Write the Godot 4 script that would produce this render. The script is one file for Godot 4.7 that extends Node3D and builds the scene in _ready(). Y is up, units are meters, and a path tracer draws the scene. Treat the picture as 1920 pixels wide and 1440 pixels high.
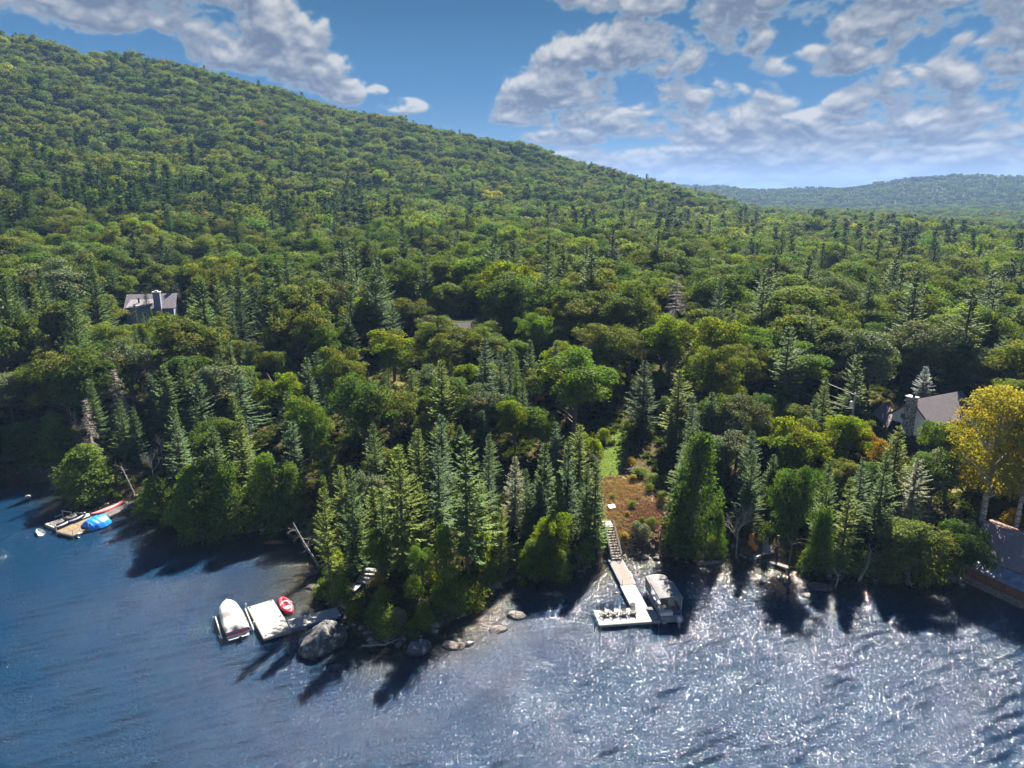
extends Node3D
# A wooded lake shore seen from the air. World: the eye is above (0, 46, 0) and looks towards -z; the lake surface is y = 0.

const SHORE := [Vector2(-260, -150), Vector2(-140, -128), Vector2(-91, -119.5), Vector2(-85, -118.8), Vector2(-79.9, -117), Vector2(-73.5, -109.2), Vector2(-68.7, -104.6), Vector2(-63.8, -102.4), Vector2(-60, -102.6), Vector2(-52.5, -99), Vector2(-47.3, -92.4), Vector2(-41.3, -91.2), Vector2(-36.2, -93.2), Vector2(-31.4, -93.4), Vector2(-26.2, -88.2), Vector2(-23, -81.5), Vector2(-22.3, -75.6), Vector2(-19.2, -71.4), Vector2(-16.8, -67.8), Vector2(-13.5, -66.8), Vector2(-9.2, -68.6), Vector2(-5.6, -71.6), Vector2(-3.6, -76), Vector2(0, -79.8), Vector2(5.3, -81), Vector2(8.7, -82), Vector2(12.4, -84.2), Vector2(15.5, -86.4), Vector2(19.5, -85.6), Vector2(26.2, -84.4), Vector2(31, -86.2), Vector2(34, -83), Vector2(42.3, -80.6), Vector2(45.5, -80.2), Vector2(48.1, -79), Vector2(54.7, -79), Vector2(60, -81), Vector2(64, -77), Vector2(78, -66), Vector2(120, -50), Vector2(260, -20)]
# ground heights: rows by distance (RN), columns by bearing in degrees (AZ)
const AZ := [-60, -45, -33, -24, -14, -5, 2, 7, 10, 14, 18, 21, 25, 28, 31, 35, 45, 60]
const RN := [180, 290, 515, 775, 900, 1300, 2000, 2500, 2900, 4500]
const HT := [[12,11,11,11,12,14,14,13,12,11,10,10,10,9,9,8,8,8],
	[30,26,20,17,16,18,18,17,16,14,12,12,11,10,10,10,10,10],
	[75,70,64,59,44,30,23,21,20,17,14,14,13,13,13,12,12,14],
	[165,168,168,158,129,102,85,62,54,44,25,20,18,14,12,10,10,10],
	[175,178,176,166,136,105,85,60,50,38,22,18,16,12,10,9,9,9],
	[120,120,120,110,90,70,55,40,30,22,15,13,12,10,9,8,8,8],
	[60,60,60,60,50,40,35,30,25,18,15,13,12,14,18,20,20,20],
	[60,60,60,60,60,60,70,74,78,76,64,62,68,90,102,90,70,50],
	[50,50,50,50,50,50,55,60,60,60,55,55,60,80,90,80,60,50],
	[40,40,40,40,40,40,40,40,40,40,40,40,40,40,40,40,40,40]]
# known trees: kind, x, z, height, width, habit
const KNOWN := """
S -21.4 -75.0 14.9 3.7 lower
S -18.6 -76.4 13.8 5.0 
S -12.8 -75.8 15.5 6.3 
S -9.2 -83.1 12.6 4.5 
S -5.3 -76.4 18.2 6.5 lower
F -3.2 -90.3 8.2 2.9 
G 0.4 -87.7 9.6 4.4 
F 4.4 -90.3 10.3 4.0 
F 7.3 -86.7 12.7 3.7 
S 9.6 -85.3 11.1 3.5 
F 10.7 -84.6 12.2 4.0 
F 3.8 -87.1 6.8 2.9 
S -1.3 -79.7 8.4 3.4 
C -7.6 -72.6 8.9 3.5 
S -15.0 -75.7 9.8 3.4 
S -11.0 -78.1 10.1 3.4 
S 1.8 -85.1 9.7 3.3 
S -3.7 -80.1 10.9 4.1 
F 6.0 -83.7 9.6 2.8 
Y 5.2 -80.6 9.0 5.8 
M -15.4 -74.2 7.2 3.9 
Y -3.6 -77.7 6.6 3.8 
M -10.0 -71.7 7.1 3.6 
C 2.7 -79.6 5.7 4.7 
C 5.4 -80.0 4.2 4.4 
S -10.7 -104.5 15.8 6.1 
F -0.4 -122.9 10.0 2.3 
F 0.8 -121.5 10.4 2.3 
M 10.1 -110.8 16.4 14.8 
Y -23.6 -138.6 11.4 13.1 
L -14.0 -130.3 7.5 6.3 
L -8.2 -128.2 7.4 6.2 
L -4.5 -127.1 8.1 6.9 
B -16.3 -151.1 10.7 9.5 
B -6.3 -144.4 10.3 9.4 
B -29.1 -178.1 19.7 15.2 
M -9.5 -203.6 12.9 14.8 
B 4.5 -143.3 12.1 9.3 
B 9.5 -144.5 10.9 7.4 
B 17.6 -132.8 14.7 12.6 
B -22.6 -104.5 16.3 11.7 
B -30.0 -121.3 14.7 10.7 
Y 0.5 -105.8 9.6 6.2 
F -8.8 -119.7 7.2 3.3 
S 6.6 -102.3 6.6 2.5 
R -38.9 -174.7 5.9 4.0 
F -7.7 -100.6 6.7 3.3 
F -4.6 -104.1 7.7 3.5 
S -119.6 -164.5 15.2 5.5 
S -117.5 -165.5 13.4 5.1 
S -111.3 -159.7 16.7 5.6 
S -112.3 -166.7 12.9 6.4 
S -108.5 -150.0 11.8 4.8 
S -104.7 -143.0 9.2 4.6 
S -97.7 -152.1 18.5 4.1 
F -95.2 -137.9 9.2 4.6 
B -99.9 -169.8 12.5 12.7 
B -87.4 -150.9 10.1 11.2 
B -114.5 -177.1 18.6 20.2 
T -117.0 -232.8 13.3 10.1 
O -111.7 -238.4 9.4 9.3 
S -96.3 -186.7 9.4 3.7 
S -89.0 -166.6 9.9 3.6 
S -92.3 -195.8 10.6 5.3 
B -66.4 -151.7 13.1 11.7 
B -80.8 -165.0 8.0 7.6 
S -70.7 -178.5 14.6 5.4 
S -62.5 -162.4 12.9 5.2 
S -62.1 -172.9 13.8 5.8 
S -51.9 -149.0 11.7 5.5 
S -59.6 -181.3 14.1 6.1 
S -54.0 -172.5 13.4 6.1 
S -52.9 -181.0 14.3 6.1 
S -58.1 -146.1 12.5 5.2 
M -37.2 -159.0 10.4 11.0 
B -91.8 -228.2 16.8 17.2 
B -73.9 -136.6 9.7 11.1 
B -88.2 -127.9 10.3 11.9 
B -91.1 -123.9 9.9 9.7 
D -68.6 -109.8 12.4 3.9 
D -69.9 -121.3 12.0 5.0 
D -75.2 -116.8 7.2 2.0 
N -57.2 -105.8 4.9 3.4 
N -57.4 -109.8 6.2 1.9 
C -66.7 -103.6 9.4 9.9 
C -85.4 -118.7 8.1 11.4 
C -89.6 -119.3 5.9 8.5 
C -77.4 -114.6 9.4 7.3 
S -52.2 -114.3 12.6 5.6 
S -58.0 -121.7 11.8 5.2 
S -65.6 -128.8 10.8 4.8 
S -50.8 -119.1 9.4 4.7 
S -45.7 -111.5 10.1 5.0 
S -50.6 -101.9 11.2 5.4 
S -41.9 -94.5 12.9 5.6 
S -38.6 -96.1 13.8 5.5 
C -44.5 -91.0 11.2 6.9 
C -39.7 -91.2 11.0 6.4 
C -34.7 -93.0 11.7 6.9 
C -52.4 -97.2 7.2 6.0 
Y -39.7 -116.9 11.8 9.2 
B -31.7 -105.5 13.1 8.4 
B -48.2 -127.0 9.2 8.0 
S -31.6 -97.5 12.4 5.6 
C -31.9 -93.8 9.2 6.1 
S -36.1 -128.2 10.1 5.1 
D 34.9 -150.4 19.2 8.1 
S 47.1 -119.0 16.3 8.2 
B 61.6 -122.9 14.9 13.1 
S 22.2 -115.6 12.1 6.1 
S 26.8 -110.3 12.6 6.3 
B 34.8 -117.9 15.5 10.4 
B 23.6 -85.2 17.2 6.6 cone
S 27.4 -100.1 9.3 3.8 
S 25.4 -95.8 10.5 5.2 
Y 50.2 -101.1 9.0 7.8 
S 31.8 -88.3 11.5 4.4 
T 29.7 -85.4 8.0 5.0 
C 26.9 -84.8 6.9 2.7 
Y 41.9 -98.1 10.4 10.7 
O 53.5 -103.0 6.5 5.1 
B 35.7 -82.6 14.6 7.7 
S 41.4 -80.9 12.9 4.9 
S 45.3 -86.2 10.1 4.2 
S 47.5 -84.9 12.2 4.5 
S 53.5 -93.3 10.7 4.8 
S 40.8 -85.6 10.4 4.3 
C 38.6 -81.1 9.2 4.1 
G 52.1 -85.7 10.4 5.0 
K 63.2 -87.8 19.3 10.8 
K 66.1 -85.4 19.0 7.8 
B 62.2 -95.7 11.6 8.5 
B 48.6 -78.4 9.5 8.5 
B 54.9 -78.5 8.7 7.2 
Y 51.0 -77.9 6.7 5.2 
S 71.3 -119.2 8.8 4.4 silver
S 115.2 -199.3 15.0 6.7 
F 143.1 -260.7 13.9 6.9 
S 88.1 -124.5 13.0 6.5 
S 145.0 -226.0 15.5 6.8 
S 118.7 -163.2 15.1 7.5 
S 126.6 -186.3 14.2 6.3 
Y 97.5 -156.1 15.1 14.4 
B 78.1 -137.9 14.0 10.7 
P 238.9 -569.7 31.2 15 
S 58.7 -357.2 19.0 9.5 
S 41.2 -384.5 19.0 9.5 
S 18.1 -519.8 19.0 9.5 
S 100.2 -369.9 19.0 9.5 
S 233.9 -425.0 11.7 4.4 
S 226.7 -419.1 10.9 4.3 
S 218.5 -388.9 13.2 4.6 rust
R 222.9 -419.0 9.8 4.3 
O 8.6 -189.1 8.5 8.6 
M 4.4 -297.9 15.2 13.3 
M 19.5 -215.5 15.9 14.6 
Y 76.5 -248.0 16.5 14.9 
M 65.1 -173.7 11.9 12.0 
M 77.1 -167.6 11.6 10.3 
B 56.9 -191.9 11.6 11.7 
B 34.3 -160.0 9.9 9.8 
B 42.6 -125.3 11.9 10.8 
"""

var bump_noise := FastNoiseLite.new()
var fine := FastNoiseLite.new()
var shore_poly := PackedVector2Array()
var names := {}
var M := {}
var T := {}

# ---------------------------------------------------------------- mesh collector
class MB:
	var v := PackedVector3Array()
	var n := PackedVector3Array()
	var c := PackedColorArray()
	var uv := PackedVector2Array()
	var ix := PackedInt32Array()

	func put(p: Vector3, nn: Vector3, col: Color, t := Vector2.ZERO) -> void:
		v.append(p); n.append(nn); c.append(col); uv.append(t)

	func kite(p: Vector3, d: Vector3, nn: Vector3, w: float, col: Color) -> void:
		var s := nn.cross(d).normalized() * w
		var k := v.size()
		v.append(p); v.append(p + d * 0.45 + s); v.append(p + d); v.append(p + d * 0.45 - s)
		for q in 4:
			n.append(nn); c.append(col); uv.append(Vector2.ZERO)
		ix.append_array(PackedInt32Array([k, k + 1, k + 2, k, k + 2, k + 3]))

	func quad(a: Vector3, b: Vector3, cc: Vector3, d: Vector3, col := Color.WHITE) -> void:
		var nn := (cc - a).cross(b - a)
		if nn.length_squared() < 1e-12:
			nn = (d - a).cross(cc - a)
		nn = nn.normalized()
		var k := v.size()
		put(a, nn, col, Vector2(0, 0)); put(b, nn, col, Vector2(0, 1)); put(cc, nn, col, Vector2(1, 1)); put(d, nn, col, Vector2(1, 0))
		ix.append_array(PackedInt32Array([k, k + 1, k + 2, k, k + 2, k + 3]))

	func tri(a: Vector3, b: Vector3, cc: Vector3, col := Color.WHITE) -> void:
		var nn := (cc - a).cross(b - a).normalized()
		var k := v.size()
		put(a, nn, col); put(b, nn, col); put(cc, nn, col)
		ix.append_array(PackedInt32Array([k, k + 1, k + 2]))

	# convex solid given as an outline (anticlockwise seen from above) and two heights per corner
	func prism(pts: Array, low: Array, top: Array, col := Color.WHITE) -> void:
		var m := pts.size()
		for i in m:
			var j := (i + 1) % m
			var a := Vector3(pts[i].x, low[i], pts[i].y)
			var b := Vector3(pts[i].x, top[i], pts[i].y)
			var cc := Vector3(pts[j].x, top[j], pts[j].y)
			var d := Vector3(pts[j].x, low[j], pts[j].y)
			quad(a, b, cc, d, col)
		for i in range(1, m - 1):
			tri(Vector3(pts[0].x, top[0], pts[0].y), Vector3(pts[i].x, top[i], pts[i].y), Vector3(pts[i + 1].x, top[i + 1], pts[i + 1].y), col)
			tri(Vector3(pts[0].x, low[0], pts[0].y), Vector3(pts[i + 1].x, low[i + 1], pts[i + 1].y), Vector3(pts[i].x, low[i], pts[i].y), col)

	func box(ctr: Vector3, size: Vector3, b := Basis.IDENTITY, col := Color.WHITE) -> void:
		var h := size * 0.5
		for f in [[0, 1, 2], [1, 2, 0], [2, 0, 1]]:
			for s in [1.0, -1.0]:
				var nn: Vector3 = b[f[0]] * h[f[0]] * s
				var uu: Vector3 = b[f[1]] * h[f[1]]
				var vv: Vector3 = b[f[2]] * h[f[2]] * s
				quad(ctr + nn - uu - vv, ctr + nn - uu + vv, ctr + nn + uu + vv, ctr + nn + uu - vv, col)

	# a beam between two points
	func bar(a: Vector3, b: Vector3, w: float, h: float, col := Color.WHITE, up := Vector3.UP) -> void:
		var z := (b - a)
		var l := z.length()
		z /= l
		var x := up.cross(z)
		if x.length() < 0.05:
			x = Vector3.RIGHT.cross(z)
		x = x.normalized()
		box((a + b) * 0.5, Vector3(w, h, l), Basis(x, z.cross(x), z), col)

	func tube(pts: Array, radii: Array, sides: int, col := Color.WHITE, caps := true) -> void:
		var k0 := v.size()
		var ref := Vector3(0.31, 0.2, 0.93)
		var m := pts.size()
		for i in m:
			var d: Vector3 = (pts[mini(i + 1, m - 1)] - pts[maxi(i - 1, 0)]).normalized()
			var x := ref.cross(d)
			if x.length() < 0.1:
				x = Vector3(0.9, 0.3, 0.1).cross(d)
			x = x.normalized()
			var y := d.cross(x)
			for s in sides:
				var a := TAU * s / sides
				var o := x * cos(a) + y * sin(a)
				put(pts[i] + o * radii[i], o, col, Vector2(float(s) / sides, i))
		for i in m - 1:
			for s in sides:
				var a := k0 + i * sides + s
				var b := k0 + i * sides + (s + 1) % sides
				ix.append_array(PackedInt32Array([a, a + sides, b + sides, a, b + sides, b]))
		if caps:
			for e in [0, m - 1]:
				if radii[e] > 0.02:
					var d: Vector3 = (pts[e] - pts[1 if e == 0 else m - 2]).normalized()
					var k := v.size()
					put(pts[e], d, col)
					for s in sides:
						put(v[k0 + e * sides + s], d, col)
					for s in sides:
						var s2 := (s + 1) % sides
						ix.append_array(PackedInt32Array([k, k + 1 + s, k + 1 + s2] if e == 0 else [k, k + 1 + s2, k + 1 + s]))

	# smooth sheet through rows of points (all rows equally long); closed joins the last column to the first
	func sheet(rows: Array, closed := false, col := Color.WHITE, cols := []) -> void:
		var k0 := v.size()
		var nr := rows.size()
		var nc: int = rows[0].size()
		for r in nr:
			for q in nc:
				var q0 := q - 1
				var q1 := q + 1
				if closed:
					q0 = (q - 1 + nc) % nc
					q1 = q1 % nc
				else:
					q0 = maxi(q0, 0)
					q1 = mini(q1, nc - 1)
				var du: Vector3 = rows[r][q1] - rows[r][q0]
				var dv: Vector3 = rows[mini(r + 1, nr - 1)][q] - rows[maxi(r - 1, 0)][q]
				var nn := dv.cross(du)
				if nn.length_squared() < 1e-14:
					nn = Vector3.UP
				put(rows[r][q], nn.normalized(), cols[r][q] if cols else col, Vector2(float(q) / (nc - 1), float(r) / maxi(nr - 1, 1)))
		var last := nc if closed else nc - 1
		for r in nr - 1:
			for q in last:
				var a := k0 + r * nc + q
				var b := k0 + r * nc + (q + 1) % nc
				ix.append_array(PackedInt32Array([a, b, b + nc, a, b + nc, a + nc]))

	func ball(ctr: Vector3, r: Vector3, col := Color.WHITE, nu := 12, nv := 8) -> void:
		var rows := []
		for i in nv + 1:
			var row := []
			var t := PI * i / nv
			for j in nu:
				var a := TAU * j / nu
				row.append(ctr + Vector3(cos(a) * sin(t), cos(t), sin(a) * sin(t)) * r)
			rows.append(row)
		sheet(rows, true, col)

	func mesh(mat: Material = null, onto: ArrayMesh = null) -> ArrayMesh:
		var am := onto if onto else ArrayMesh.new()
		var arr := []
		arr.resize(Mesh.ARRAY_MAX)
		arr[Mesh.ARRAY_VERTEX] = v
		arr[Mesh.ARRAY_NORMAL] = n
		arr[Mesh.ARRAY_COLOR] = c
		arr[Mesh.ARRAY_TEX_UV] = uv
		arr[Mesh.ARRAY_INDEX] = ix
		am.add_surface_from_arrays(Mesh.PRIMITIVE_TRIANGLES, arr)
		if mat:
			am.surface_set_material(am.get_surface_count() - 1, mat)
		return am

# ---------------------------------------------------------------- naming helpers
func numbered(called: String) -> String:
	var k: int = names.get(called, 0)
	names[called] = k + 1
	return called if k == 0 else "%s_%03d" % [called, k]

func tag(o: Node, label: String, category: String, group := "", kind := "") -> Node:
	if label: o.set_meta("label", label)
	if category: o.set_meta("category", category)
	if group: o.set_meta("group", group)
	if kind: o.set_meta("kind", kind)
	return o

func thing(called: String, label: String, category: String, at := Vector3.ZERO, turn := 0.0, group := "") -> Node3D:
	var o := Node3D.new()
	o.name = numbered(called)
	add_child(o, true)
	o.position = at
	o.rotation_degrees.y = turn
	tag(o, label, category, group)
	return o

func part(called: String, mb, mat: Material, parent: Node, kind := "") -> MeshInstance3D:
	var o := MeshInstance3D.new()
	o.name = called
	o.mesh = mb.mesh(mat) if mb is MB else mb
	if not mb is MB and mat:
		o.material_override = mat
	parent.add_child(o, true)
	if kind: o.set_meta("kind", kind)
	return o

func single(called: String, mb, mat: Material, label: String, category: String, at := Vector3.ZERO, turn := 0.0, group := "", kind := "") -> MeshInstance3D:
	var o := MeshInstance3D.new()
	o.name = numbered(called)
	o.mesh = mb.mesh(mat) if mb is MB else mb
	if not mb is MB and mat:
		o.material_override = mat
	add_child(o, true)
	o.position = at
	o.rotation_degrees.y = turn
	tag(o, label, category, group, kind)
	return o

# ---------------------------------------------------------------- the ground
func sdist(x: float, z: float) -> float:
	var p := Vector2(x, z)
	var best := 1e9
	for i in shore_poly.size() - 1:
		var a := shore_poly[i]
		var d := shore_poly[i + 1] - a
		var t := clampf((p - a).dot(d) / d.length_squared(), 0.0, 1.0)
		best = minf(best, (a + d * t - p).length_squared())
	best = sqrt(best)
	if absf(x) > 259.0:
		return best if z < -100.0 else -best
	var inside := false
	for i in shore_poly.size() - 1:       # count the shore segments on the lake side of the point
		var a := shore_poly[i]
		var b := shore_poly[i + 1]
		if (a.x > x) != (b.x > x) and z < a.y + (b.y - a.y) * (x - a.x) / (b.x - a.x):
			inside = not inside
	return best if inside else -best

func far_height(x: float, z: float) -> float:
	var r := clampf(sqrt(x * x + z * z), RN[0], RN[-1] - 0.01)
	var a := clampf(rad_to_deg(atan2(x, -z)), AZ[0], AZ[-1] - 0.01)
	var i := 0
	while AZ[i + 1] <= a: i += 1
	var j := 0
	while RN[j + 1] <= r: j += 1
	var u: float = (a - AZ[i]) / (AZ[i + 1] - AZ[i])
	var w: float = (r - RN[j]) / (RN[j + 1] - RN[j])
	return lerpf(lerpf(HT[j][i], HT[j][i + 1], u), lerpf(HT[j + 1][i], HT[j + 1][i + 1], u), w) + bump_noise.get_noise_2d(x, z) * smoothstep(250.0, 700.0, r) * 10.0

func height(x: float, z: float) -> float:
	var r := sqrt(x * x + z * z)
	var w := smoothstep(125.0, 185.0, r)
	var hs := 0.0
	if w < 1.0:
		var s := sdist(x, z)
		if s < 0.0:
			return maxf(-7.0, 0.35 * s)
		hs = 1.5 * (1.0 - exp(-s / 1.3)) + 14.0 * (1.0 - exp(-s / 52.0))
	return lerpf(hs, far_height(x, z), w)

func ground(x: float, z: float) -> Vector3:
	return Vector3(x, height(x, z), z)

# ---------------------------------------------------------------- materials
func noise_texture(freq: float, lo: Color, hi: Color, seed_ := 1, size := 256, octaves := 4, kind := FastNoiseLite.TYPE_SIMPLEX_SMOOTH, stops := []) -> NoiseTexture2D:
	var nz := FastNoiseLite.new()
	nz.seed = seed_
	nz.frequency = freq
	nz.noise_type = kind
	nz.fractal_octaves = octaves
	var t := NoiseTexture2D.new()
	t.width = size
	t.height = size
	t.seamless = true
	t.noise = nz
	var g := Gradient.new()
	g.set_color(0, lo)
	g.set_color(1, hi)
	for s in stops:
		g.add_point(s[0], s[1])
	t.color_ramp = g
	return t

func normal_texture(freq: float, strength: float, seed_ := 3, size := 256, octaves := 4) -> NoiseTexture2D:
	var t := noise_texture(freq, Color.BLACK, Color.WHITE, seed_, size, octaves)
	t.color_ramp = null
	t.as_normal_map = true
	t.bump_strength = strength
	return t

func lin(r: float, g: float, b: float) -> Color:
	return Color(r, g, b).linear_to_srgb()

func matte(col: Color, rough := 0.8, spec := 0.35) -> StandardMaterial3D:
	var m := StandardMaterial3D.new()
	m.albedo_color = col
	m.roughness = rough
	m.metallic_specular = spec
	m.vertex_color_use_as_albedo = true
	m.cull_mode = BaseMaterial3D.CULL_DISABLED
	return m

func textured(col: Color, tex: Texture2D, scale: float, rough := 0.8, normal: Texture2D = null, stretch := Vector3.ONE) -> StandardMaterial3D:
	var m := matte(col, rough)
	m.albedo_texture = tex
	m.uv1_triplanar = true
	m.uv1_scale = stretch / scale
	if normal:
		m.normal_enabled = true
		m.normal_texture = normal
	return m

func leaf(r: float, g: float, b: float, through := 0.5) -> StandardMaterial3D:
	var m := matte(lin(r, g, b), 0.65, 0.10)
	m.backlight_enabled = true
	m.backlight = Color(through * 1.9, through * 1.8, through * 1.0) if r > g else Color(through * 1.9 * 0.88, through * 1.9, through * 1.9 * 0.38)
	return m

func make_materials() -> void:
	var grain := noise_texture(0.03, Color(0.78, 0.78, 0.78), Color(1, 1, 1), 5, 256, 5)
	var mottle := noise_texture(0.02, Color(0.55, 0.55, 0.55), Color(1, 1, 1), 6, 256, 5)
	M.bark = textured(lin(0.13, 0.105, 0.085), mottle, 1.2, 0.9, null, Vector3(1, 0.25, 1))
	M.grey_bark = textured(lin(0.24, 0.23, 0.22), mottle, 1.2, 0.9, null, Vector3(1, 0.25, 1))
	M.dead_wood = textured(lin(0.27, 0.26, 0.25), mottle, 1.5, 0.9, null, Vector3(1, 0.3, 1))
	M.birch_bark = textured(lin(0.36, 0.35, 0.33), noise_texture(0.02, Color(0.12, 0.11, 0.1), Color(1, 1, 1), 8, 256, 4, FastNoiseLite.TYPE_SIMPLEX_SMOOTH, [[0.3, Color(0.25, 0.23, 0.22)], [0.42, Color(0.95, 0.95, 0.95)]]), 1.6, 0.75, null, Vector3(0.4, 1.6, 0.4))
	M.twig = matte(lin(0.22, 0.205, 0.19), 0.9)
	M.rust_twig = matte(lin(0.24, 0.155, 0.11), 0.9)
	M.dead_twig = matte(lin(0.235, 0.205, 0.185), 0.9)
	# crowns: base colours of the leaves themselves
	T = {
		dark_spruce = leaf(0.042, 0.072, 0.034, 0.2), olive = leaf(0.158, 0.180, 0.046), mid = leaf(0.100, 0.148, 0.042), bright = leaf(0.150, 0.215, 0.040), grey = leaf(0.150, 0.172, 0.095, 0.4),
		yellow_green = leaf(0.210, 0.235, 0.034, 0.6), yellow = leaf(0.335, 0.315, 0.045, 0.5), orange = leaf(0.36, 0.19, 0.035, 0.5), red = leaf(0.450, 0.094, 0.037, 0.6),
		spruce = leaf(0.080, 0.128, 0.044, 0.3), blue_spruce = leaf(0.074, 0.122, 0.060, 0.3), warm_spruce = leaf(0.132, 0.172, 0.044, 0.4), pale_spruce = leaf(0.175, 0.190, 0.125, 0.3),
		silver_spruce = leaf(0.217, 0.261, 0.268, 0.3), cedar = leaf(0.125, 0.185, 0.034, 0.5), rust = leaf(0.275, 0.088, 0.044, 0.3), gold_shrub = leaf(0.325, 0.250, 0.044, 0.5), white_leaf = leaf(0.237, 0.263, 0.206, 0.4)}
	M.deck = textured(lin(0.18, 0.172, 0.165), grain, 1.4, 0.75, null, Vector3(0.25, 1, 2))
	M.pale_deck = textured(lin(0.25, 0.25, 0.255), grain, 1.4, 0.7, null, Vector3(0.25, 1, 2))
	M.pink_deck = textured(lin(0.14, 0.125, 0.122), grain, 1.4, 0.8, null, Vector3(0.25, 1, 2))
	M.old_deck = textured(lin(0.13, 0.122, 0.127), mottle, 1.4, 0.85, null, Vector3(0.25, 1, 2))
	M.tan_deck = textured(lin(0.21, 0.16, 0.10), mottle, 1.4, 0.8, null, Vector3(0.25, 1, 2))
	M.blue_side = matte(lin(0.05, 0.10, 0.24), 0.5)
	M.grey_side = textured(lin(0.30, 0.30, 0.30), mottle, 1.0, 0.7)
	M.steel = matte(lin(0.55, 0.56, 0.58), 0.35); M.steel.metallic = 0.7
	M.dark = matte(lin(0.02, 0.022, 0.028), 0.6)
	M.navy = matte(lin(0.035, 0.045, 0.085), 0.45)
	M.white = matte(lin(0.36, 0.36, 0.36), 0.35)
	M.cover = textured(lin(0.29, 0.285, 0.28), noise_texture(0.012, Color(0.86, 0.86, 0.88), Color(1, 1, 1), 12, 256, 4), 3.0, 0.8, normal_texture(0.01, 5.0, 13))
	M.crimson = matte(lin(0.42, 0.025, 0.10), 0.35)
	M.red_vinyl = matte(lin(0.55, 0.022, 0.045), 0.4)
	M.teal = matte(lin(0.30, 0.52, 0.60), 0.45)
	M.canvas = textured(lin(0.15, 0.15, 0.165), grain, 2.0, 0.85, normal_texture(0.008, 3.0, 14))
	M.seat = matte(lin(0.45, 0.42, 0.40), 0.6)
	M.chair = textured(lin(0.155, 0.155, 0.16), grain, 0.8, 0.75)
	M.pane = StandardMaterial3D.new()
	M.pane.albedo_color = Color(0.75, 0.8, 0.85, 0.18)
	M.pane.transparency = BaseMaterial3D.TRANSPARENCY_ALPHA
	M.pane.roughness = 0.05
	M.rock = textured(lin(0.36, 0.36, 0.37), noise_texture(0.018, Color(0.30, 0.31, 0.34), Color(0.95, 0.97, 0.90), 21, 512, 6, FastNoiseLite.TYPE_SIMPLEX_SMOOTH, [[0.5, Color(0.38, 0.39, 0.43)], [0.66, Color(0.46, 0.47, 0.50)], [0.76, Color(0.80, 0.83, 0.76)]]), 8.0, 0.9, normal_texture(0.03, 4.0, 22))
	M.pale_rock = textured(lin(0.19, 0.182, 0.178), noise_texture(0.015, Color(0.45, 0.43, 0.42), Color(1, 1, 1), 23, 256, 5), 2.5, 0.9, normal_texture(0.03, 8.0, 24))
	M.brown_rock = textured(lin(0.30, 0.17, 0.075), mottle, 2.5, 0.9)
	M.wet_rock = textured(lin(0.085, 0.075, 0.085), mottle, 2.5, 0.35)
	M.tarp = matte(lin(0.008, 0.13, 0.50), 0.4)
	M.canoe = matte(lin(0.48, 0.10, 0.11), 0.45)
	M.orange = textured(lin(0.50, 0.20, 0.045), mottle, 1.0, 0.7)
	M.lavender_roof = textured(lin(0.17, 0.15, 0.175), grain, 2.0, 0.9, null, Vector3(1, 6, 1))
	M.grey_roof = textured(lin(0.16, 0.15, 0.185), mottle, 3.0, 0.9, null, Vector3(1, 6, 1))
	M.shingle = matte(lin(1, 1, 1), 0.9)
	M.dark_roof = textured(lin(0.022, 0.026, 0.036), mottle, 2.0, 0.8)
	M.stucco = textured(lin(0.84, 0.83, 0.85), grain, 3.0, 0.9)
	M.blue_wall = textured(lin(0.16, 0.19, 0.28), grain, 2.0, 0.8, null, Vector3(0.3, 3, 0.3))
	M.trim = matte(lin(0.12, 0.07, 0.06), 0.7)
	M.wood_brown = textured(lin(0.20, 0.095, 0.055), mottle, 1.5, 0.8)
	M.mortar = textured(lin(0.24, 0.22, 0.20), mottle, 1.0, 0.95)
	M.stone = matte(lin(1, 1, 1), 0.9)
	M.membrane = textured(lin(0.15, 0.21, 0.31), mottle, 6.0, 0.55)
	M.concrete = textured(lin(0.16, 0.145, 0.13), mottle, 2.0, 0.9)
	M.glass_dark = matte(lin(0.03, 0.035, 0.045), 0.08, 0.5)
	M.rust_door = matte(lin(0.30, 0.075, 0.03), 0.7)
	M.wire = matte(lin(0.35, 0.33, 0.30), 0.5)

# ---------------------------------------------------------------- the sky
func blob(az: float, el: float, list: Array) -> float:
	var best := -1.0
	for b in list:
		var dx: float = (az - b[0]) / b[2]
		var dy: float = (el - b[1]) / (b[3] if el > b[1] else b[3] * 0.75)
		best = maxf(best, 1.0 - sqrt(dx * dx + dy * dy))
	return best

var cloud_a := FastNoiseLite.new()
var cloud_b := FastNoiseLite.new()
var clouds_seen: Array = []
var sun_dir := Vector3(sin(deg_to_rad(21)) * cos(deg_to_rad(44)), sin(deg_to_rad(44)), -cos(deg_to_rad(21)) * cos(deg_to_rad(44)))
func cloud_amount(az: float, el: float) -> float:
	var e := maxf(el, 0.3)
	var flat := 1.0 + 9.0 / (e + 3.0)               # clouds crowd and flatten towards the horizon
	var u := az * 0.86
	var w := e * flat
	var big := cloud_a.get_noise_2d(u, w * 1.25)
	var puff := -cloud_b.get_noise_2d(u + big * 0.9, w * 1.2 + big * 0.9)
	var base := lerpf(0.02, -0.10, smoothstep(25.0, 60.0, el))
	if absf(az) < 52.0 and el < 24.0:
		var seen := blob(az, el, clouds_seen)
		var edge := smoothstep(52.0, 40.0, absf(az)) * smoothstep(24.0, 15.0, el)
		base = lerpf(base, clampf(seen * 0.75 - 0.10, -0.45, 0.20), edge)
	base += 0.17 * smoothstep(6.5, 2.5, el)
	return base + big * 0.33 + puff * 0.19

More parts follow.
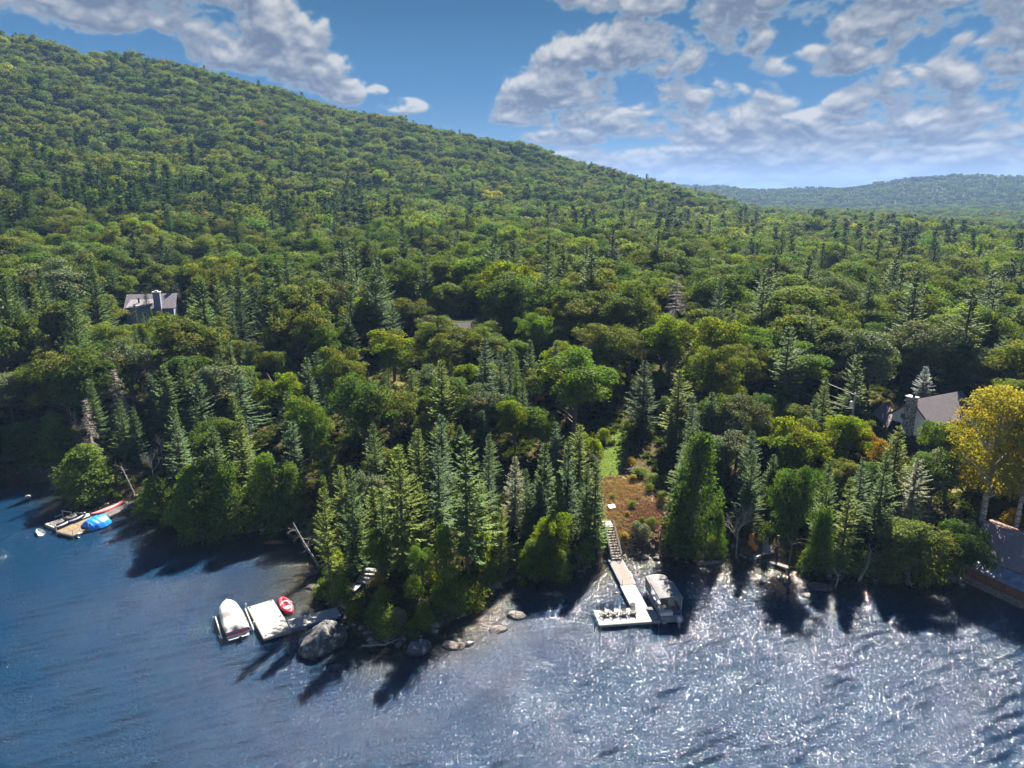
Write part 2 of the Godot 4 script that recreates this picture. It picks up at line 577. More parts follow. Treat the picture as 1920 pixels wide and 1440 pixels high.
func angle_to_sun(az: float, e: float) -> float:
	return rad_to_deg(Vector3(sin(deg_to_rad(az)) * cos(deg_to_rad(e)), sin(deg_to_rad(e)), -cos(deg_to_rad(az)) * cos(deg_to_rad(e))).angle_to(sun_dir))

func sky_color(az: float, el: float) -> Color:
	var e := clampf(el, 0.0, 90.0)
	var blue := Color(0.50, 0.66, 0.78).lerp(Color(0.31, 0.52, 0.71), smoothstep(0.0, 9.0, e)).lerp(Color(0.225, 0.43, 0.60), smoothstep(8.0, 15.0, e)).lerp(Color(0.22, 0.42, 0.70), smoothstep(15.0, 60.0, e))
	var d := cloud_amount(az, e)
	var cover := smoothstep(-0.05, 0.10, d)
	var c := blue
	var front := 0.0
	if cover > 0.0:
		var st := 0.25 + e * 0.022
		var g1 := d - cloud_amount(az + st * 0.2, e + st)
		var g2 := d - cloud_amount(az + st * 0.5, e + st * 2.8)
		var light := clampf(0.27 + 2.0 * g1 + 1.3 * g2, 0.0, 1.0)
		light = maxf(light, smoothstep(60.0, 120.0, angle_to_sun(az, e)))
		light = maxf(light, 0.75 * (1.0 - smoothstep(0.0, 0.13, d)))
		var cl := Color(0.43, 0.485, 0.57).lerp(Color(0.82, 0.82, 0.815).lerp(Color(0.68, 0.72, 0.76), smoothstep(5.0, 1.0, e)), light)
		c = blue.lerp(cl, cover * 0.98)
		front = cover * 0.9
	c = c.lerp(Color(0.66, 0.735, 0.79), smoothstep(5.0, 0.2, e) * 0.34)
	# thin cloud and air shine round the sun
	var ang := angle_to_sun(az, e)
	var l := c.srgb_to_linear() * (1.0 + 0.9 * exp(-pow(ang / 12.0, 2.0)) + 0.25 * exp(-pow(ang / 24.0, 2.0)) + front * 3.5 * smoothstep(50.0, 115.0, ang))     # sunlit clouds away from the sun, mostly unseen, brightened as added shadow fill
	return Color(l.r * 0.33, l.g * 0.33, l.b * 0.33).linear_to_srgb()

func make_sky() -> ImageTexture:
	cloud_a.seed = 11; cloud_a.frequency = 0.15; cloud_a.fractal_octaves = 5; cloud_a.fractal_gain = 0.5
	cloud_b.seed = 12; cloud_b.frequency = 0.30; cloud_b.fractal_octaves = 5; cloud_b.fractal_type = FastNoiseLite.FRACTAL_RIDGED; cloud_b.fractal_gain = 0.55
	# bearing, elevation, half width, half height in degrees
	clouds_seen = [[-27, 12.5, 12, 3.6], [-18.5, 11.0, 6.5, 4.0], [-15, 8.6, 3.8, 2.4], [-12.5, 7.4, 2.6, 1.3], [-35, 13.0, 9, 2.2], [-8.2, 6.6, 2.5, 0.9], [-10.0, 7.6, 1.2, 0.6],
		[3, 7.2, 6, 2.6], [9, 10.4, 8, 2.7], [3, 6.0, 5, 1.5], [6, 13.6, 4, 1.6], [13, 13.4, 8, 2.4], [15.5, 11.0, 4.2, 2.2], [22, 9.0, 4.6, 1.5], [27, 11.6, 8, 2.8], [33, 10.6, 6, 3.0],
		[37, 7.6, 8, 3.0], [29, 6.4, 7, 2.6], [15, 6.2, 6.5, 2.1], [10, 5.2, 5, 1.6], [20, 4.6, 12, 1.7], [33, 4.8, 12, 2.0], [4, 4.4, 4, 1.0], [13, 2.8, 8, 1.2], [25, 2.6, 14, 1.2], [24, 13.6, 5, 1.0], [42, 12, 8, 4], [13, 1.9, 9, 1.6], [28, 1.9, 17, 1.9], [4, 2.7, 5, 1.1], [20, 3.4, 10, 1.2]]
	var low := Image.create(720, 360, false, Image.FORMAT_RGB8)
	for y in 360:
		var el := 90.0 - (y + 0.5) * 0.5
		for x in 720:
			var az := wrapf((x + 0.5) * 0.5, -180.0, 180.0)
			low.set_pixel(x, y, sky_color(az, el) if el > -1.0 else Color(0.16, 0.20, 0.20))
	low.resize(4096, 2048, Image.INTERPOLATE_CUBIC)
	for y in range(841, 1040):
		var el := 90.0 - (y + 0.5) * 180.0 / 2048.0
		for q in range(-478, 478):
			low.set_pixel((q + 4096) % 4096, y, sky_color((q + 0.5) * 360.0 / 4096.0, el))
	return ImageTexture.create_from_image(low)

# ---------------------------------------------------------------- trees
var rng := RandomNumberGenerator.new()
var crowns := {}       # species -> list of [crown mesh, trunk mesh, height, width]

func rand_dir() -> Vector3:
	var y := rng.randf_range(-1.0, 1.0)
	var a := rng.randf() * TAU
	var r := sqrt(1.0 - y * y)
	return Vector3(cos(a) * r, y, sin(a) * r)

func tint(lo: float, hi: float, warm := 0.0) -> Color:
	var k := rng.randf_range(lo, hi)
	var w := rng.randf_range(-warm, warm)
	return Color(clampf(k * (1.0 + w), 0, 1), clampf(k, 0, 1), clampf(k * (1.0 - w * 0.6), 0, 1))

# a leafy crown built of many leaf clumps round a limbed trunk; form: how wide the crown is (0..1) at the heights (0..1)
func broadleaf(seed_: int, h: float, w: float, form: Array, clumps: int, leaves: int, size: float, clump_r: float, low := 0.15, lobes := 0) -> Array:
	rng.seed = seed_
	var mb := MB.new()
	var tr := MB.new()
	var lean := Vector3(rng.randf_range(-0.05, 0.05), 0, rng.randf_range(-0.05, 0.05)) * h
	var pts := []
	var radii := []
	for i in 6:
		var t := i / 5.0
		pts.append(Vector3(0, -0.6 + t * (h * 0.8 + 0.6), 0) + lean * t * t)
		radii.append(lerpf(h * 0.022, h * 0.004, t))
	tr.tube(pts, radii, 6)
	var a0 := rng.randf() * TAU
	var heads := []
	for l in lobes:
		var lf := (l + 0.5) / lobes
		var ly := lerpf(low + 0.20, 0.74, pow(lf, 0.85)) + rng.randf_range(-0.05, 0.05)
		var li := clampf(ly, 0, 1) * (form.size() - 1)
		var lw: float = lerpf(form[int(li)], form[mini(int(li) + 1, form.size() - 1)], li - int(li))
		var la := a0 + l * 2.399963 + rng.randf_range(-0.5, 0.5)
		var lr := w * 0.5 * rng.randf_range(0.46, 0.66) * (0.85 if l == lobes - 1 else 1.0)
		var go := maxf(lw * w * 0.5 * rng.randf_range(0.88, 1.10) - lr, 0.0)
		heads.append([Vector3(cos(la) * go, ly * h, sin(la) * go), lr, tint(0.80, 1.0, 0.14)])
		tr.tube([Vector3(0, maxf(ly * h * 0.5, 0.6), 0), Vector3(cos(la) * go * 0.5, ly * h * 0.82, sin(la) * go * 0.5), Vector3(cos(la) * go, ly * h, sin(la) * go)], [h * 0.011, h * 0.007, h * 0.003], 5, Color.WHITE, false)
	for k in clumps:
		var f := (k + 0.5) / clumps
		var y := low + (0.97 - low) * pow(f, 0.80)
		var a := a0 + k * 2.399963 + rng.randf_range(-0.5, 0.5)
		var fi := clampf(y, 0, 1) * (form.size() - 1)
		var fr: float = lerpf(form[int(fi)], form[mini(int(fi) + 1, form.size() - 1)], fi - int(fi))
		var rad := clump_r * rng.randf_range(0.6, 1.3)
		var reach := maxf(fr * w * 0.5 * rng.randf_range(0.62, 1.12) - rad * 0.5, 0.0)
		if rng.randf() < 0.22: reach *= 0.5
		var ctr := Vector3(cos(a) * reach, y * h - rad * 0.35, sin(a) * reach) + lean * y * y
		if k % 5 == 0 and y > low + 0.05:
			var from := Vector3(0, maxf(y * h * 0.62, 0.5), 0)
			tr.tube([from, from.lerp(ctr, 0.5) + Vector3(0, 0.2, 0), ctr], [h * 0.009, h * 0.006, h * 0.002], 4, Color.WHITE, false)
		var tone := tint(0.66, 1.0, 0.16)
		if lobes > 0:
			var hd: Array = heads[k % lobes]
			var dv := rand_dir()
			if dv.y < -0.55: dv.y = -dv.y
			dv = dv.normalized()
			rad = clump_r * rng.randf_range(0.55, 1.2)
			var hr: float = hd[1]
			ctr = hd[0] + dv * maxf(hr - rad * 0.6, 0.2) * (rng.randf_range(0.75, 1.05) if rng.randf() < 0.84 else 1.25) * Vector3(1.0, 1.08, 1.0) + lean * y * y
			var t2: Color = hd[2]
			tone = Color(tone.r * t2.r, tone.g * t2.g, tone.b * t2.b)
		var nl := int(leaves * rad * rad / (clump_r * clump_r))
		for q in nl:
			var d := rand_dir()
			if d.y < -0.45: d.y = -d.y * 0.6
			d = d.normalized()
			var p := ctr + d * rad * Vector3(1.0, 0.78, 1.0) * (1.06 - pow(rng.randf(), 2.2) * 0.6)
			var nn := (d * 0.8 + rand_dir() * 0.75 + Vector3(0, 0.25, 0)).normalized()
			var tg := nn.cross(rand_dir())
			if tg.length() < 0.1: continue
			var s := size * rng.randf_range(0.65, 1.3)
			var v := rng.randf_range(0.62, 1.0)
			mb.kite(p, tg.normalized() * s, nn, s * 0.33, Color(tone.r * v, tone.g * v, tone.b * v))
	return [mb.mesh(), tr.mesh(), h, w]

# a conifer: whorls of drooping branches, each carrying flat sprays of needles
func conifer(seed_: int, h: float, w: float, low: float, gap: float, spray: float, droop: float, ragged: float, bare := 0.0) -> Array:
	rng.seed = seed_
	var mb := MB.new()
	var tr := MB.new()
	tr.tube([Vector3(0, -0.6, 0), Vector3(0, h * 0.35, 0), Vector3(0, h * 0.75, 0), Vector3(0, h * 0.985, 0)], [h * 0.016, h * 0.012, h * 0.006, 0.015], 6)
	var lop := rng.randf() * TAU
	var y := low * h
	while y < h - 0.15:
		var f := (y - low * h) / (h * (1.0 - low))
		var len0 := w * 0.5 * (pow(1.0 - f, 0.78) + 0.035) * (0.72 + 0.28 * smoothstep(0.0, 0.16, f))
		var nb := 5 + int(rng.randf() * 2.5) + (2 if f < 0.6 else 0)
		var a0 := rng.randf() * TAU
		for b in nb:
			if rng.randf() < ragged * 0.35: continue
			var a := a0 + TAU * (b + rng.randf_range(-0.3, 0.3)) / nb
			var l := len0 * rng.randf_range(1.0 - ragged, 1.12 + ragged * 0.3) * (1.0 + ragged * (0.40 * sin(a + lop) + 0.30 * sin(2.0 * a + lop * 2.0 + y * 0.9)))
			var slope := lerpf(-droop, 0.75, pow(f, 1.3)) + rng.randf_range(-0.12, 0.12)
			var out := Vector3(cos(a), 0, sin(a))
			var side := Vector3(-sin(a), 0, cos(a))
			var yy := y + rng.randf_range(-gap, gap) * 0.5
			var steps := maxi(2, int(l / (spray * 0.42)))
			var tone := tint(0.62, 1.0, 0.10)
			for s in steps:
				var t := (s + 0.6) / steps
				if t < 0.12 + bare: continue
				var p := out * (l * t) + Vector3(0, yy + l * (slope * t + 0.26 * t * t), 0)
				var dirv := (out + Vector3(0, slope + 0.52 * t, 0)).normalized()
				var sz := spray * rng.randf_range(0.75, 1.25) * (1.0 - 0.35 * t)
				for q in ([-1.0, 1.0] if s < steps - 1 else [-1.0, 0.0, 1.0]):
					var dd: Vector3 = (dirv * 0.75 + side * q * rng.randf_range(0.55, 0.95) + Vector3(0, rng.randf_range(-0.35, 0.12), 0)).normalized()
					var nn: Vector3 = (Vector3.UP + side * rng.randf_range(-0.6, 0.6) + out * rng.randf_range(-0.1, 0.6)).normalized()
					nn = (nn - dd * nn.dot(dd)).normalized()
					var v := rng.randf_range(0.8, 1.0)
					mb.kite(p, dd * sz, nn, sz * 0.24, Color(tone.r * v, tone.g * v, tone.b * v))
				if s % 2 == 0:
					var dd := (dirv + Vector3(0, 0.35, 0) + rand_dir() * 0.4).normalized()
					var n2 := dd.cross(side).normalized()
					mb.kite(p, dd * sz * 0.8, n2, sz * 0.22, tone)
		y += gap * rng.randf_range(0.8, 1.2) * lerpf(1.15, 0.75, f)
	for q in 5:
		var dd := Vector3(rng.randf_range(-0.35, 0.35), 1, rng.randf_range(-0.35, 0.35)).normalized()
		mb.kite(Vector3(0, h - 0.45 + q * 0.05, 0), dd * 0.55, dd.cross(rand_dir()).normalized(), 0.06, Color(0.9, 0.9, 0.9))
	if low > 0.2:       # dead lower branches
		for q in int(26 * low / 0.3):
			var yq := rng.randf_range(0.08, low) * h
			var a := rng.randf() * TAU
			var l := w * rng.randf_range(0.14, 0.36)
			tr.tube([Vector3(0, yq, 0), Vector3(cos(a) * l, yq - l * rng.randf_range(0.0, 0.4), sin(a) * l)], [0.03, 0.008], 3, Color.WHITE, false)
	return [mb.mesh(), tr.mesh(), h, w]

# a dead conifer: bare drooping branches with hanging twigs
func dead_conifer(seed_: int, h: float, w: float) -> Array:
	rng.seed = seed_
	var mb := MB.new()
	var tr := MB.new()
	tr.tube([Vector3(0, -0.6, 0), Vector3(0, h * 0.4, 0), Vector3(0, h * 0.8, 0), Vector3(0.1, h, 0)], [h * 0.015, h * 0.011, h * 0.005, 0.02], 6)
	var y := h * 0.12
	while y < h - 0.3:
		var f := y / h
		for b in 6:
			var a := rng.randf() * TAU
			var l := w * 0.5 * (pow(1.0 - f, 0.7) + 0.05) * rng.randf_range(0.55, 1.15)
			var droop := rng.randf_range(0.1, 0.5) * (1.0 - f)
			var tip := Vector3(cos(a) * l, y - droop * l, sin(a) * l)
			var mid := Vector3(cos(a) * l * 0.5, y - droop * l * 0.3, sin(a) * l * 0.5)
			mb.tube([Vector3(0, y, 0), mid, tip], [0.045, 0.03, 0.012], 3, Color.WHITE, false)
			for q in int(l * 12.0) + 3:
				var t := rng.randf_range(0.2, 1.0)
				var p := Vector3(0, y, 0).lerp(tip, t)
				var dd := (Vector3(cos(a), -0.5, sin(a)) + rand_dir() * 0.9).normalized()
				mb.kite(p, dd * rng.randf_range(0.25, 0.6), dd.cross(rand_dir()).normalized(), 0.022, tint(0.7, 1.0))
		y += 0.42
	return [mb.mesh(), tr.mesh(), h, w]

func branch(mb: MB, p: Vector3, d: Vector3, l: float, r: float, depth: int) -> void:
	var mid := p + d * l * 0.5 + rand_dir() * l * 0.06
	var tip := p + d * l + rand_dir() * l * 0.08
	mb.tube([p, mid, tip], [r, r * 0.8, r * 0.55], 4 if depth > 2 else 3, Color.WHITE, false)
	if depth == 0: return
	for k in 3 + int(rng.randf() * 1.6):
		var t := rng.randf_range(0.35, 1.0)
		var nd := (d + rand_dir() * 0.75 + Vector3(0, 0.18, 0)).normalized()
		branch(mb, p.lerp(tip, t), nd, l * rng.randf_range(0.5, 0.72), r * 0.52, depth - 1)

func bare_tree(seed_: int, h: float, w: float) -> Array:
	rng.seed = seed_
	var mb := MB.new()
	var tr := MB.new()
	tr.tube([Vector3(0, -0.5, 0), Vector3(0.05, h * 0.3, 0), Vector3(0.1, h * 0.55, 0.05)], [h * 0.016, h * 0.012, h * 0.008], 6)
	for k in 9:
		var a := TAU * k / 9.0 + rng.randf_range(-0.3, 0.3)
		var y := h * (0.28 + 0.28 * k / 9.0)
		branch(mb, Vector3(0.07, y, 0.02), Vector3(cos(a) * w / h * 0.9, 0.75, sin(a) * w / h * 0.9).normalized(), h * 0.30, h * 0.006, 3)
	return [mb.mesh(), tr.mesh(), h, w]

func grow_species() -> void:
	var round_form := [0.25, 0.72, 0.95, 1.0, 0.93, 0.74, 0.30]
	var tall_form := [0.15, 0.55, 0.82, 0.95, 1.0, 0.82, 0.35]
	var cone_form := [0.75, 1.0, 0.96, 0.84, 0.66, 0.42, 0.12]
	crowns.broadleaf = [broadleaf(1, 12, 9.5, round_form, 84, 230, 0.27, 1.15, 0.15, 7), broadleaf(2, 13, 8.5, tall_form, 84, 230, 0.27, 1.10, 0.15, 6), broadleaf(3, 11.5, 10, round_form, 96, 210, 0.27, 1.10, 0.2, 9), broadleaf(4, 13, 8, round_form, 76, 230, 0.28, 1.15, 0.2, 5), broadleaf(5, 12, 9, tall_form, 96, 190, 0.26, 1.05, 0.1, 8), broadleaf(6, 13.5, 9, [0.1, 0.4, 0.7, 0.9, 1.0, 0.9, 0.5], 84, 220, 0.27, 1.10, 0.25, 6)]
	crowns.shrub = [broadleaf(11, 2.6, 3.4, [0.9, 1.0, 0.95, 0.7, 0.2], 26, 80, 0.20, 0.62, 0.08), broadleaf(12, 3.2, 3.0, [0.8, 1.0, 0.9, 0.7, 0.25], 26, 80, 0.20, 0.60, 0.08), broadleaf(13, 2.2, 3.6, [1.0, 1.0, 0.85, 0.6, 0.3], 26, 76, 0.20, 0.60, 0.05)]
	crowns.cone = [broadleaf(21, 13, 6, cone_form, 92, 84, 0.30, 0.95, 0.05), broadleaf(22, 12, 5.5, [0.6, 0.95, 1.0, 0.9, 0.7, 0.5, 0.2], 92, 84, 0.30, 0.92, 0.05)]
	crowns.cedar = [broadleaf(31, 9, 6.2, [0.8, 1.0, 0.96, 0.84, 0.66, 0.42, 0.12], 74, 130, 0.23, 1.0, 0.02), broadleaf(32, 10, 5.5, [0.7, 0.95, 1.0, 0.8, 0.6, 0.36, 0.1], 74, 130, 0.23, 0.95, 0.02), broadleaf(33, 8.5, 6.0, [0.9, 1.0, 0.85, 0.9, 0.5, 0.5, 0.15], 60, 140, 0.24, 1.1, 0.02)]
	crowns.birch = [broadleaf(41, 19, 9.5, [0.0, 0.2, 0.75, 0.95, 1.0, 0.85, 0.35], 130, 120, 0.28, 1.15, 0.26), broadleaf(42, 19, 9.0, [0.0, 0.1, 0.7, 0.9, 1.0, 0.9, 0.4], 130, 120, 0.28, 1.15, 0.30)]
	crowns.pine = [broadleaf(51, 28, 14, [0.1, 0.35, 0.7, 0.95, 1.0, 0.7, 0.35], 90, 120, 0.55, 1.5, 0.2, 13)]
	crowns.spruce = [conifer(61, 13, 4.8, 0.05, 0.29, 0.44, 0.34, 0.35), conifer(62, 14, 4.6, 0.10, 0.30, 0.46, 0.42, 0.50), conifer(63, 13, 5.2, 0.04, 0.29, 0.44, 0.28, 0.42), conifer(64, 12, 4.4, 0.07, 0.28, 0.42, 0.45, 0.60), conifer(65, 14, 4.8, 0.16, 0.32, 0.46, 0.50, 0.65)]
	crowns.tall_spruce = [conifer(71, 15, 5.2, 0.33, 0.38, 0.56, 0.5, 0.5), conifer(72, 14, 4.6, 0.26, 0.38, 0.54, 0.45, 0.55)]
	crowns.fir = [conifer(81, 9, 3.2, 0.02, 0.27, 0.40, 0.10, 0.15), conifer(82, 10, 2.9, 0.02, 0.28, 0.40, 0.15, 0.2)]
	crowns.dead = [dead_conifer(91, 13, 5)]
	crowns.bare = [bare_tree(95, 10, 7), bare_tree(96, 9, 6)]
	# coarser ones for the far slopes
	crowns.far_broadleaf = [broadleaf(101, 12, 9.5, round_form, 44, 52, 0.58, 1.45, 0.15, 6), broadleaf(102, 13, 8.5, tall_form, 44, 52, 0.58, 1.45, 0.15, 5), broadleaf(103, 12, 10, round_form, 52, 48, 0.56, 1.4, 0.2, 8), broadleaf(104, 13, 9, tall_form, 44, 52, 0.56, 1.4, 0.2, 4)]
	crowns.far_spruce = [conifer(111, 13, 4.8, 0.06, 0.62, 0.95, 0.34, 0.25), conifer(112, 13, 4.4, 0.06, 0.62, 0.95, 0.34, 0.35)]

# landmarks that labels of trees lean on
var marks := [["the grey-roofed house", Vector2(-96, -190)], ["the white house", Vector2(68, -114)], ["the shingled boathouse", Vector2(60, -79)], ["the wooden lakeside stairs", Vector2(13.2, -86)],
	["the big lichen boulder", Vector2(-20, -66.5)], ["the blue-tarp jetty", Vector2(-61, -94)], ["the utility pole", Vector2(52.5, -104.7)], ["the brown dead spruce", Vector2(29, -129)],
	["the mown grass path", Vector2(17, -112)], ["the big round maple", Vector2(9.3, -112)], ["the little grey cabin roof", Vector2(-11.8, -159)], ["the tall skyline pine", Vector2(238, -569)], ["the bare-topped spruce", Vector2(44, -118)],
	["the blue cloth", Vector2(1.8, -96)], ["the overturned grey skiff", Vector2(33.8, -85.8)], ["the bare grey tree", Vector2(-84, -210)], ["the two white snags", Vector2(-56, -106)]]
const ORD := ["nearest", "second nearest", "third nearest", "fourth nearest", "fifth nearest", "sixth nearest", "seventh nearest", "eighth nearest", "ninth nearest", "tenth nearest", "eleventh nearest", "twelfth nearest", "thirteenth nearest", "fourteenth nearest", "fifteenth nearest", "sixteenth nearest", "seventeenth nearest", "eighteenth nearest", "nineteenth nearest", "twentieth nearest"]
var to_label := {}     # "what|mark|side" -> list of [distance, node]

func where_words(x: float, z: float) -> Array:
	var p := Vector2(x, z)
	var best := 1e9
	var at: Array = marks[0]
	for m in marks:
		var d: float = p.distance_to(m[1])
		if d < best:
			best = d
			at = m
	var q: Vector2 = at[1]
	var a := wrapf(atan2(p.x, -p.y) - atan2(q.x, -q.y), -PI, PI) * p.length()
	var r := p.length() - q.length()
	var side := ("right of " if a > 0 else "left of ") if absf(a) > absf(r) else ("behind " if r > 0 else "in front of ")
	return [side + at[0], best]

func label_later(o: Node, what: String, x: float, z: float) -> void:
	var w := where_words(x, z)
	var key: String = what + "|" + w[0]
	if not to_label.has(key): to_label[key] = []
	to_label[key].append([w[1], o])

func write_labels() -> void:
	for key in to_label:
		var list: Array = to_label[key]
		list.sort_custom(func(a, b): return a[0] < b[0])
		var what: String = key.get_slice("|", 0)
		var place: String = key.get_slice("|", 1)
		for i in list.size():
			list[i][1].set_meta("label", "%s %s, %s" % [what, place, ORD[i] + " to it" if list.size() > 1 and i < ORD.size() else "the only one" if list.size() == 1 else "farther out"])

const TINT_WORDS := {olive = "olive green", mid = "deep green", bright = "bright green", grey = "grey-green", yellow_green = "yellow-green", yellow = "golden yellow", orange = "orange", red = "red", spruce = "green", dark_spruce = "dark green", blue_spruce = "blue-green",
	warm_spruce = "yellow-tipped", pale_spruce = "pale grey-green", silver_spruce = "silvery blue", cedar = "dense green", rust = "rust brown", gold_shrub = "golden", white_leaf = "pale-leaved"}

func tree(species: String, k: int, called: String, word: String, x: float, z: float, h: float, w: float, color: String, group: String, label := "", trunk_mat: Material = null, dy := 0.0) -> Node3D:
	var kinds: Array = crowns[species]
	var src: Array = kinds[k % kinds.size()]
	var o := Node3D.new()
	o.name = numbered(called)
	add_child(o, true)
	o.position = ground(x, z) + Vector3(0, dy, 0)
	o.rotation.y = fmod(absf(x * 12.9 + z * 7.7), TAU)
	o.scale = Vector3(w / src[3], h / src[2], w / src[3])
	part("crown", src[0], T[color] if T.has(color) else M[color], o)
	part("trunk", src[1], trunk_mat if trunk_mat else M.bark, o)
	tag(o, label, word.get_slice("|", 1) if "|" in word else "tree", group)
	if not label:
		var size := "tall " if h > 15.5 else "small " if h < 8.5 else ""
		label_later(o, size + TINT_WORDS.get(color, "grey") + " " + word.get_slice("|", 0), x, z)
	return o

const GROUPS := {broad = "broadleaf trees of the shore and slope", spruce = "spruces of the shore and slope", fir = "young firs near the shore", cedar = "cedars leaning over the lake", shrub = "shrubs along the waterline", dead = "dead grey conifers", bare = "leafless grey trees", birch = "yellow birches by the boathouse"}

var taken := []        # [x, z, radius]
func plant_known() -> Array:
	var counts := [0, 0]
	var i := 0
	for line in KNOWN.strip_edges().split("\n"):
		var f := line.strip_edges().split(" ")
		var k := f[0]
		var x := float(f[1])
		var z := float(f[2])
		var h := float(f[3])
		var w := float(f[4])
		var habit := f[5] if f.size() > 5 else ""
		i += 1
		taken.append([x, z, w * 0.5])
		match k:
			"S":
				var c: String = ["spruce", "warm_spruce", "spruce", "warm_spruce", "blue_spruce"][i % 5]
				if z < -150.0: c = "dark_spruce"
				elif z < -115.0: c = ["spruce", "blue_spruce", "dark_spruce"][i % 3]
				if habit == "silver": c = "silver_spruce"
				if habit == "rust": c = "rust"
				tree("tall_spruce" if habit == "lower" else "spruce", i, "spruce_tree", "spruce", x, z, h, w, c, GROUPS.spruce)
				counts[1] += 1
			"G":
				tree("spruce", i, "spruce_tree", "spruce", x, z, h, w, "pale_spruce", GROUPS.spruce)
				counts[1] += 1
			"F": tree("fir", i, "fir_tree", "fir", x, z, h, w, ["blue_spruce", "cedar", "spruce"][i % 3], GROUPS.fir)
			"C": tree("cedar", i, "cedar_tree", "cedar", x, z, h, w, "cedar", GROUPS.cedar)
			"D": tree("dead", i, "dead_tree", "dead conifer", x, z, h, w, "dead_twig", GROUPS.dead, "", M.dead_wood)
			"T": tree("bare", i, "bare_tree", "leafless tree", x, z, h, w, "twig", GROUPS.bare, "", M.grey_bark)
			"N": tree("bare", i, "bare_tree", "white leafless snag", x, z, h, w, "dead_wood", GROUPS.bare, "", M.dead_wood)
			"K": tree("birch", i, "birch_tree", "birch", x, z, h, w, "yellow", GROUPS.birch, "", M.birch_bark)
			"P": tree("pine", i, "pine_tree", "pine", x, z, h, w, "spruce", "", "tall dark flat-tiered pine standing above the far right forest")
			_:
				var c2: String = {B = ["olive", "mid", "olive", "bright", "grey"][i % 5], M = "bright", Y = "yellow_green", L = "yellow_green", O = "gold_shrub", R = "red", H = "yellow_green"}[k]
				if k == "B" and z > -106.0: c2 = ["bright", "olive", "mid"][i % 3]
				if habit == "cone": c2 = "mid"
				tree("cone" if habit == "cone" else "shrub" if h < 7.0 and k != "O" else "broadleaf", i, "broadleaf_tree", "broadleaf tree", x, z, h, w, c2, GROUPS.broad)
				counts[0] += 1
	return counts

# circles kept free of forest: x, z, radius, tallest plant allowed inside
var clearings := [[14.6, -100.4, 4.2, 0.0], [16.4, -95.5, 4.4, 0.0], [15.4, -90, 3.8, 0.0], [16.5, -107, 3.0, 0.0], [18.0, -113, 1.6, 0.0], [19.4, -118, 0.6, 0.0], [27.5, -121, 4.5, 6.0], [28.6, -125, 4.0, 6.0], [43.0, -112, 4.0, 8.0], [13.2, -86.5, 3.0, 0.0], [18.5, -92, 3.0, 0.0], [19.6, -93, 3.2, 0.0], [18.6, -97, 3.0, 0.0], [21.5, -99.5, 2.4, 0.0], [18.5, -103.5, 3.0, 0.0],  [18.0, -88.5, 3.0, 0.0],
	[70, -115, 9.0, 0.0], [64, -106, 7.0, 3.0], [60, -99, 5.0, 5.0], [-96, -192, 9.5, 0.0], [-93, -180, 8.0, 6.5], [-87, -168, 6.0, 9.0], [-79, -152, 6.0, 10.0], [-77, -159, 5.0, 10.0], [-88, -158, 5.0, 9.0], [-80, -175, 4.0, 9.0], [63, -76, 9.0, 0.0], [61, -80, 5.0, 0.0], [52.5, -104.7, 2.0, 3.0], [-11.8, -159, 4.0, 0.0], [-10.5, -150, 2.0, 8.0],
	[-21.5, -134.7, 5.0, 0.0], [-17.2, -74.8, 2.0, 0.0], [1.8, -96.0, 2.5, 0.0], [1.6, -93, 2.2, 3.0], [33.5, -86.5, 3.5, 0.0], [12, -108.5, 3.0, 2.5], [-57, -103.5, 3.0, 0.0]]

func allowed(x: float, z: float, spread: float) -> float:
	var top := 99.0
	for c in clearings:
		if Vector2(x - c[0], z - c[1]).length() < c[2] + spread * 0.5: top = minf(top, c[3])
	return top

func crowded(x: float, z: float, spread: float) -> bool:
	for t in taken:
		var dx: float = t[0] - x
		var dz: float = t[1] - z
		var rr: float = (t[2] + spread) * 0.8
		if dx * dx + dz * dz < rr * rr: return true
	return false

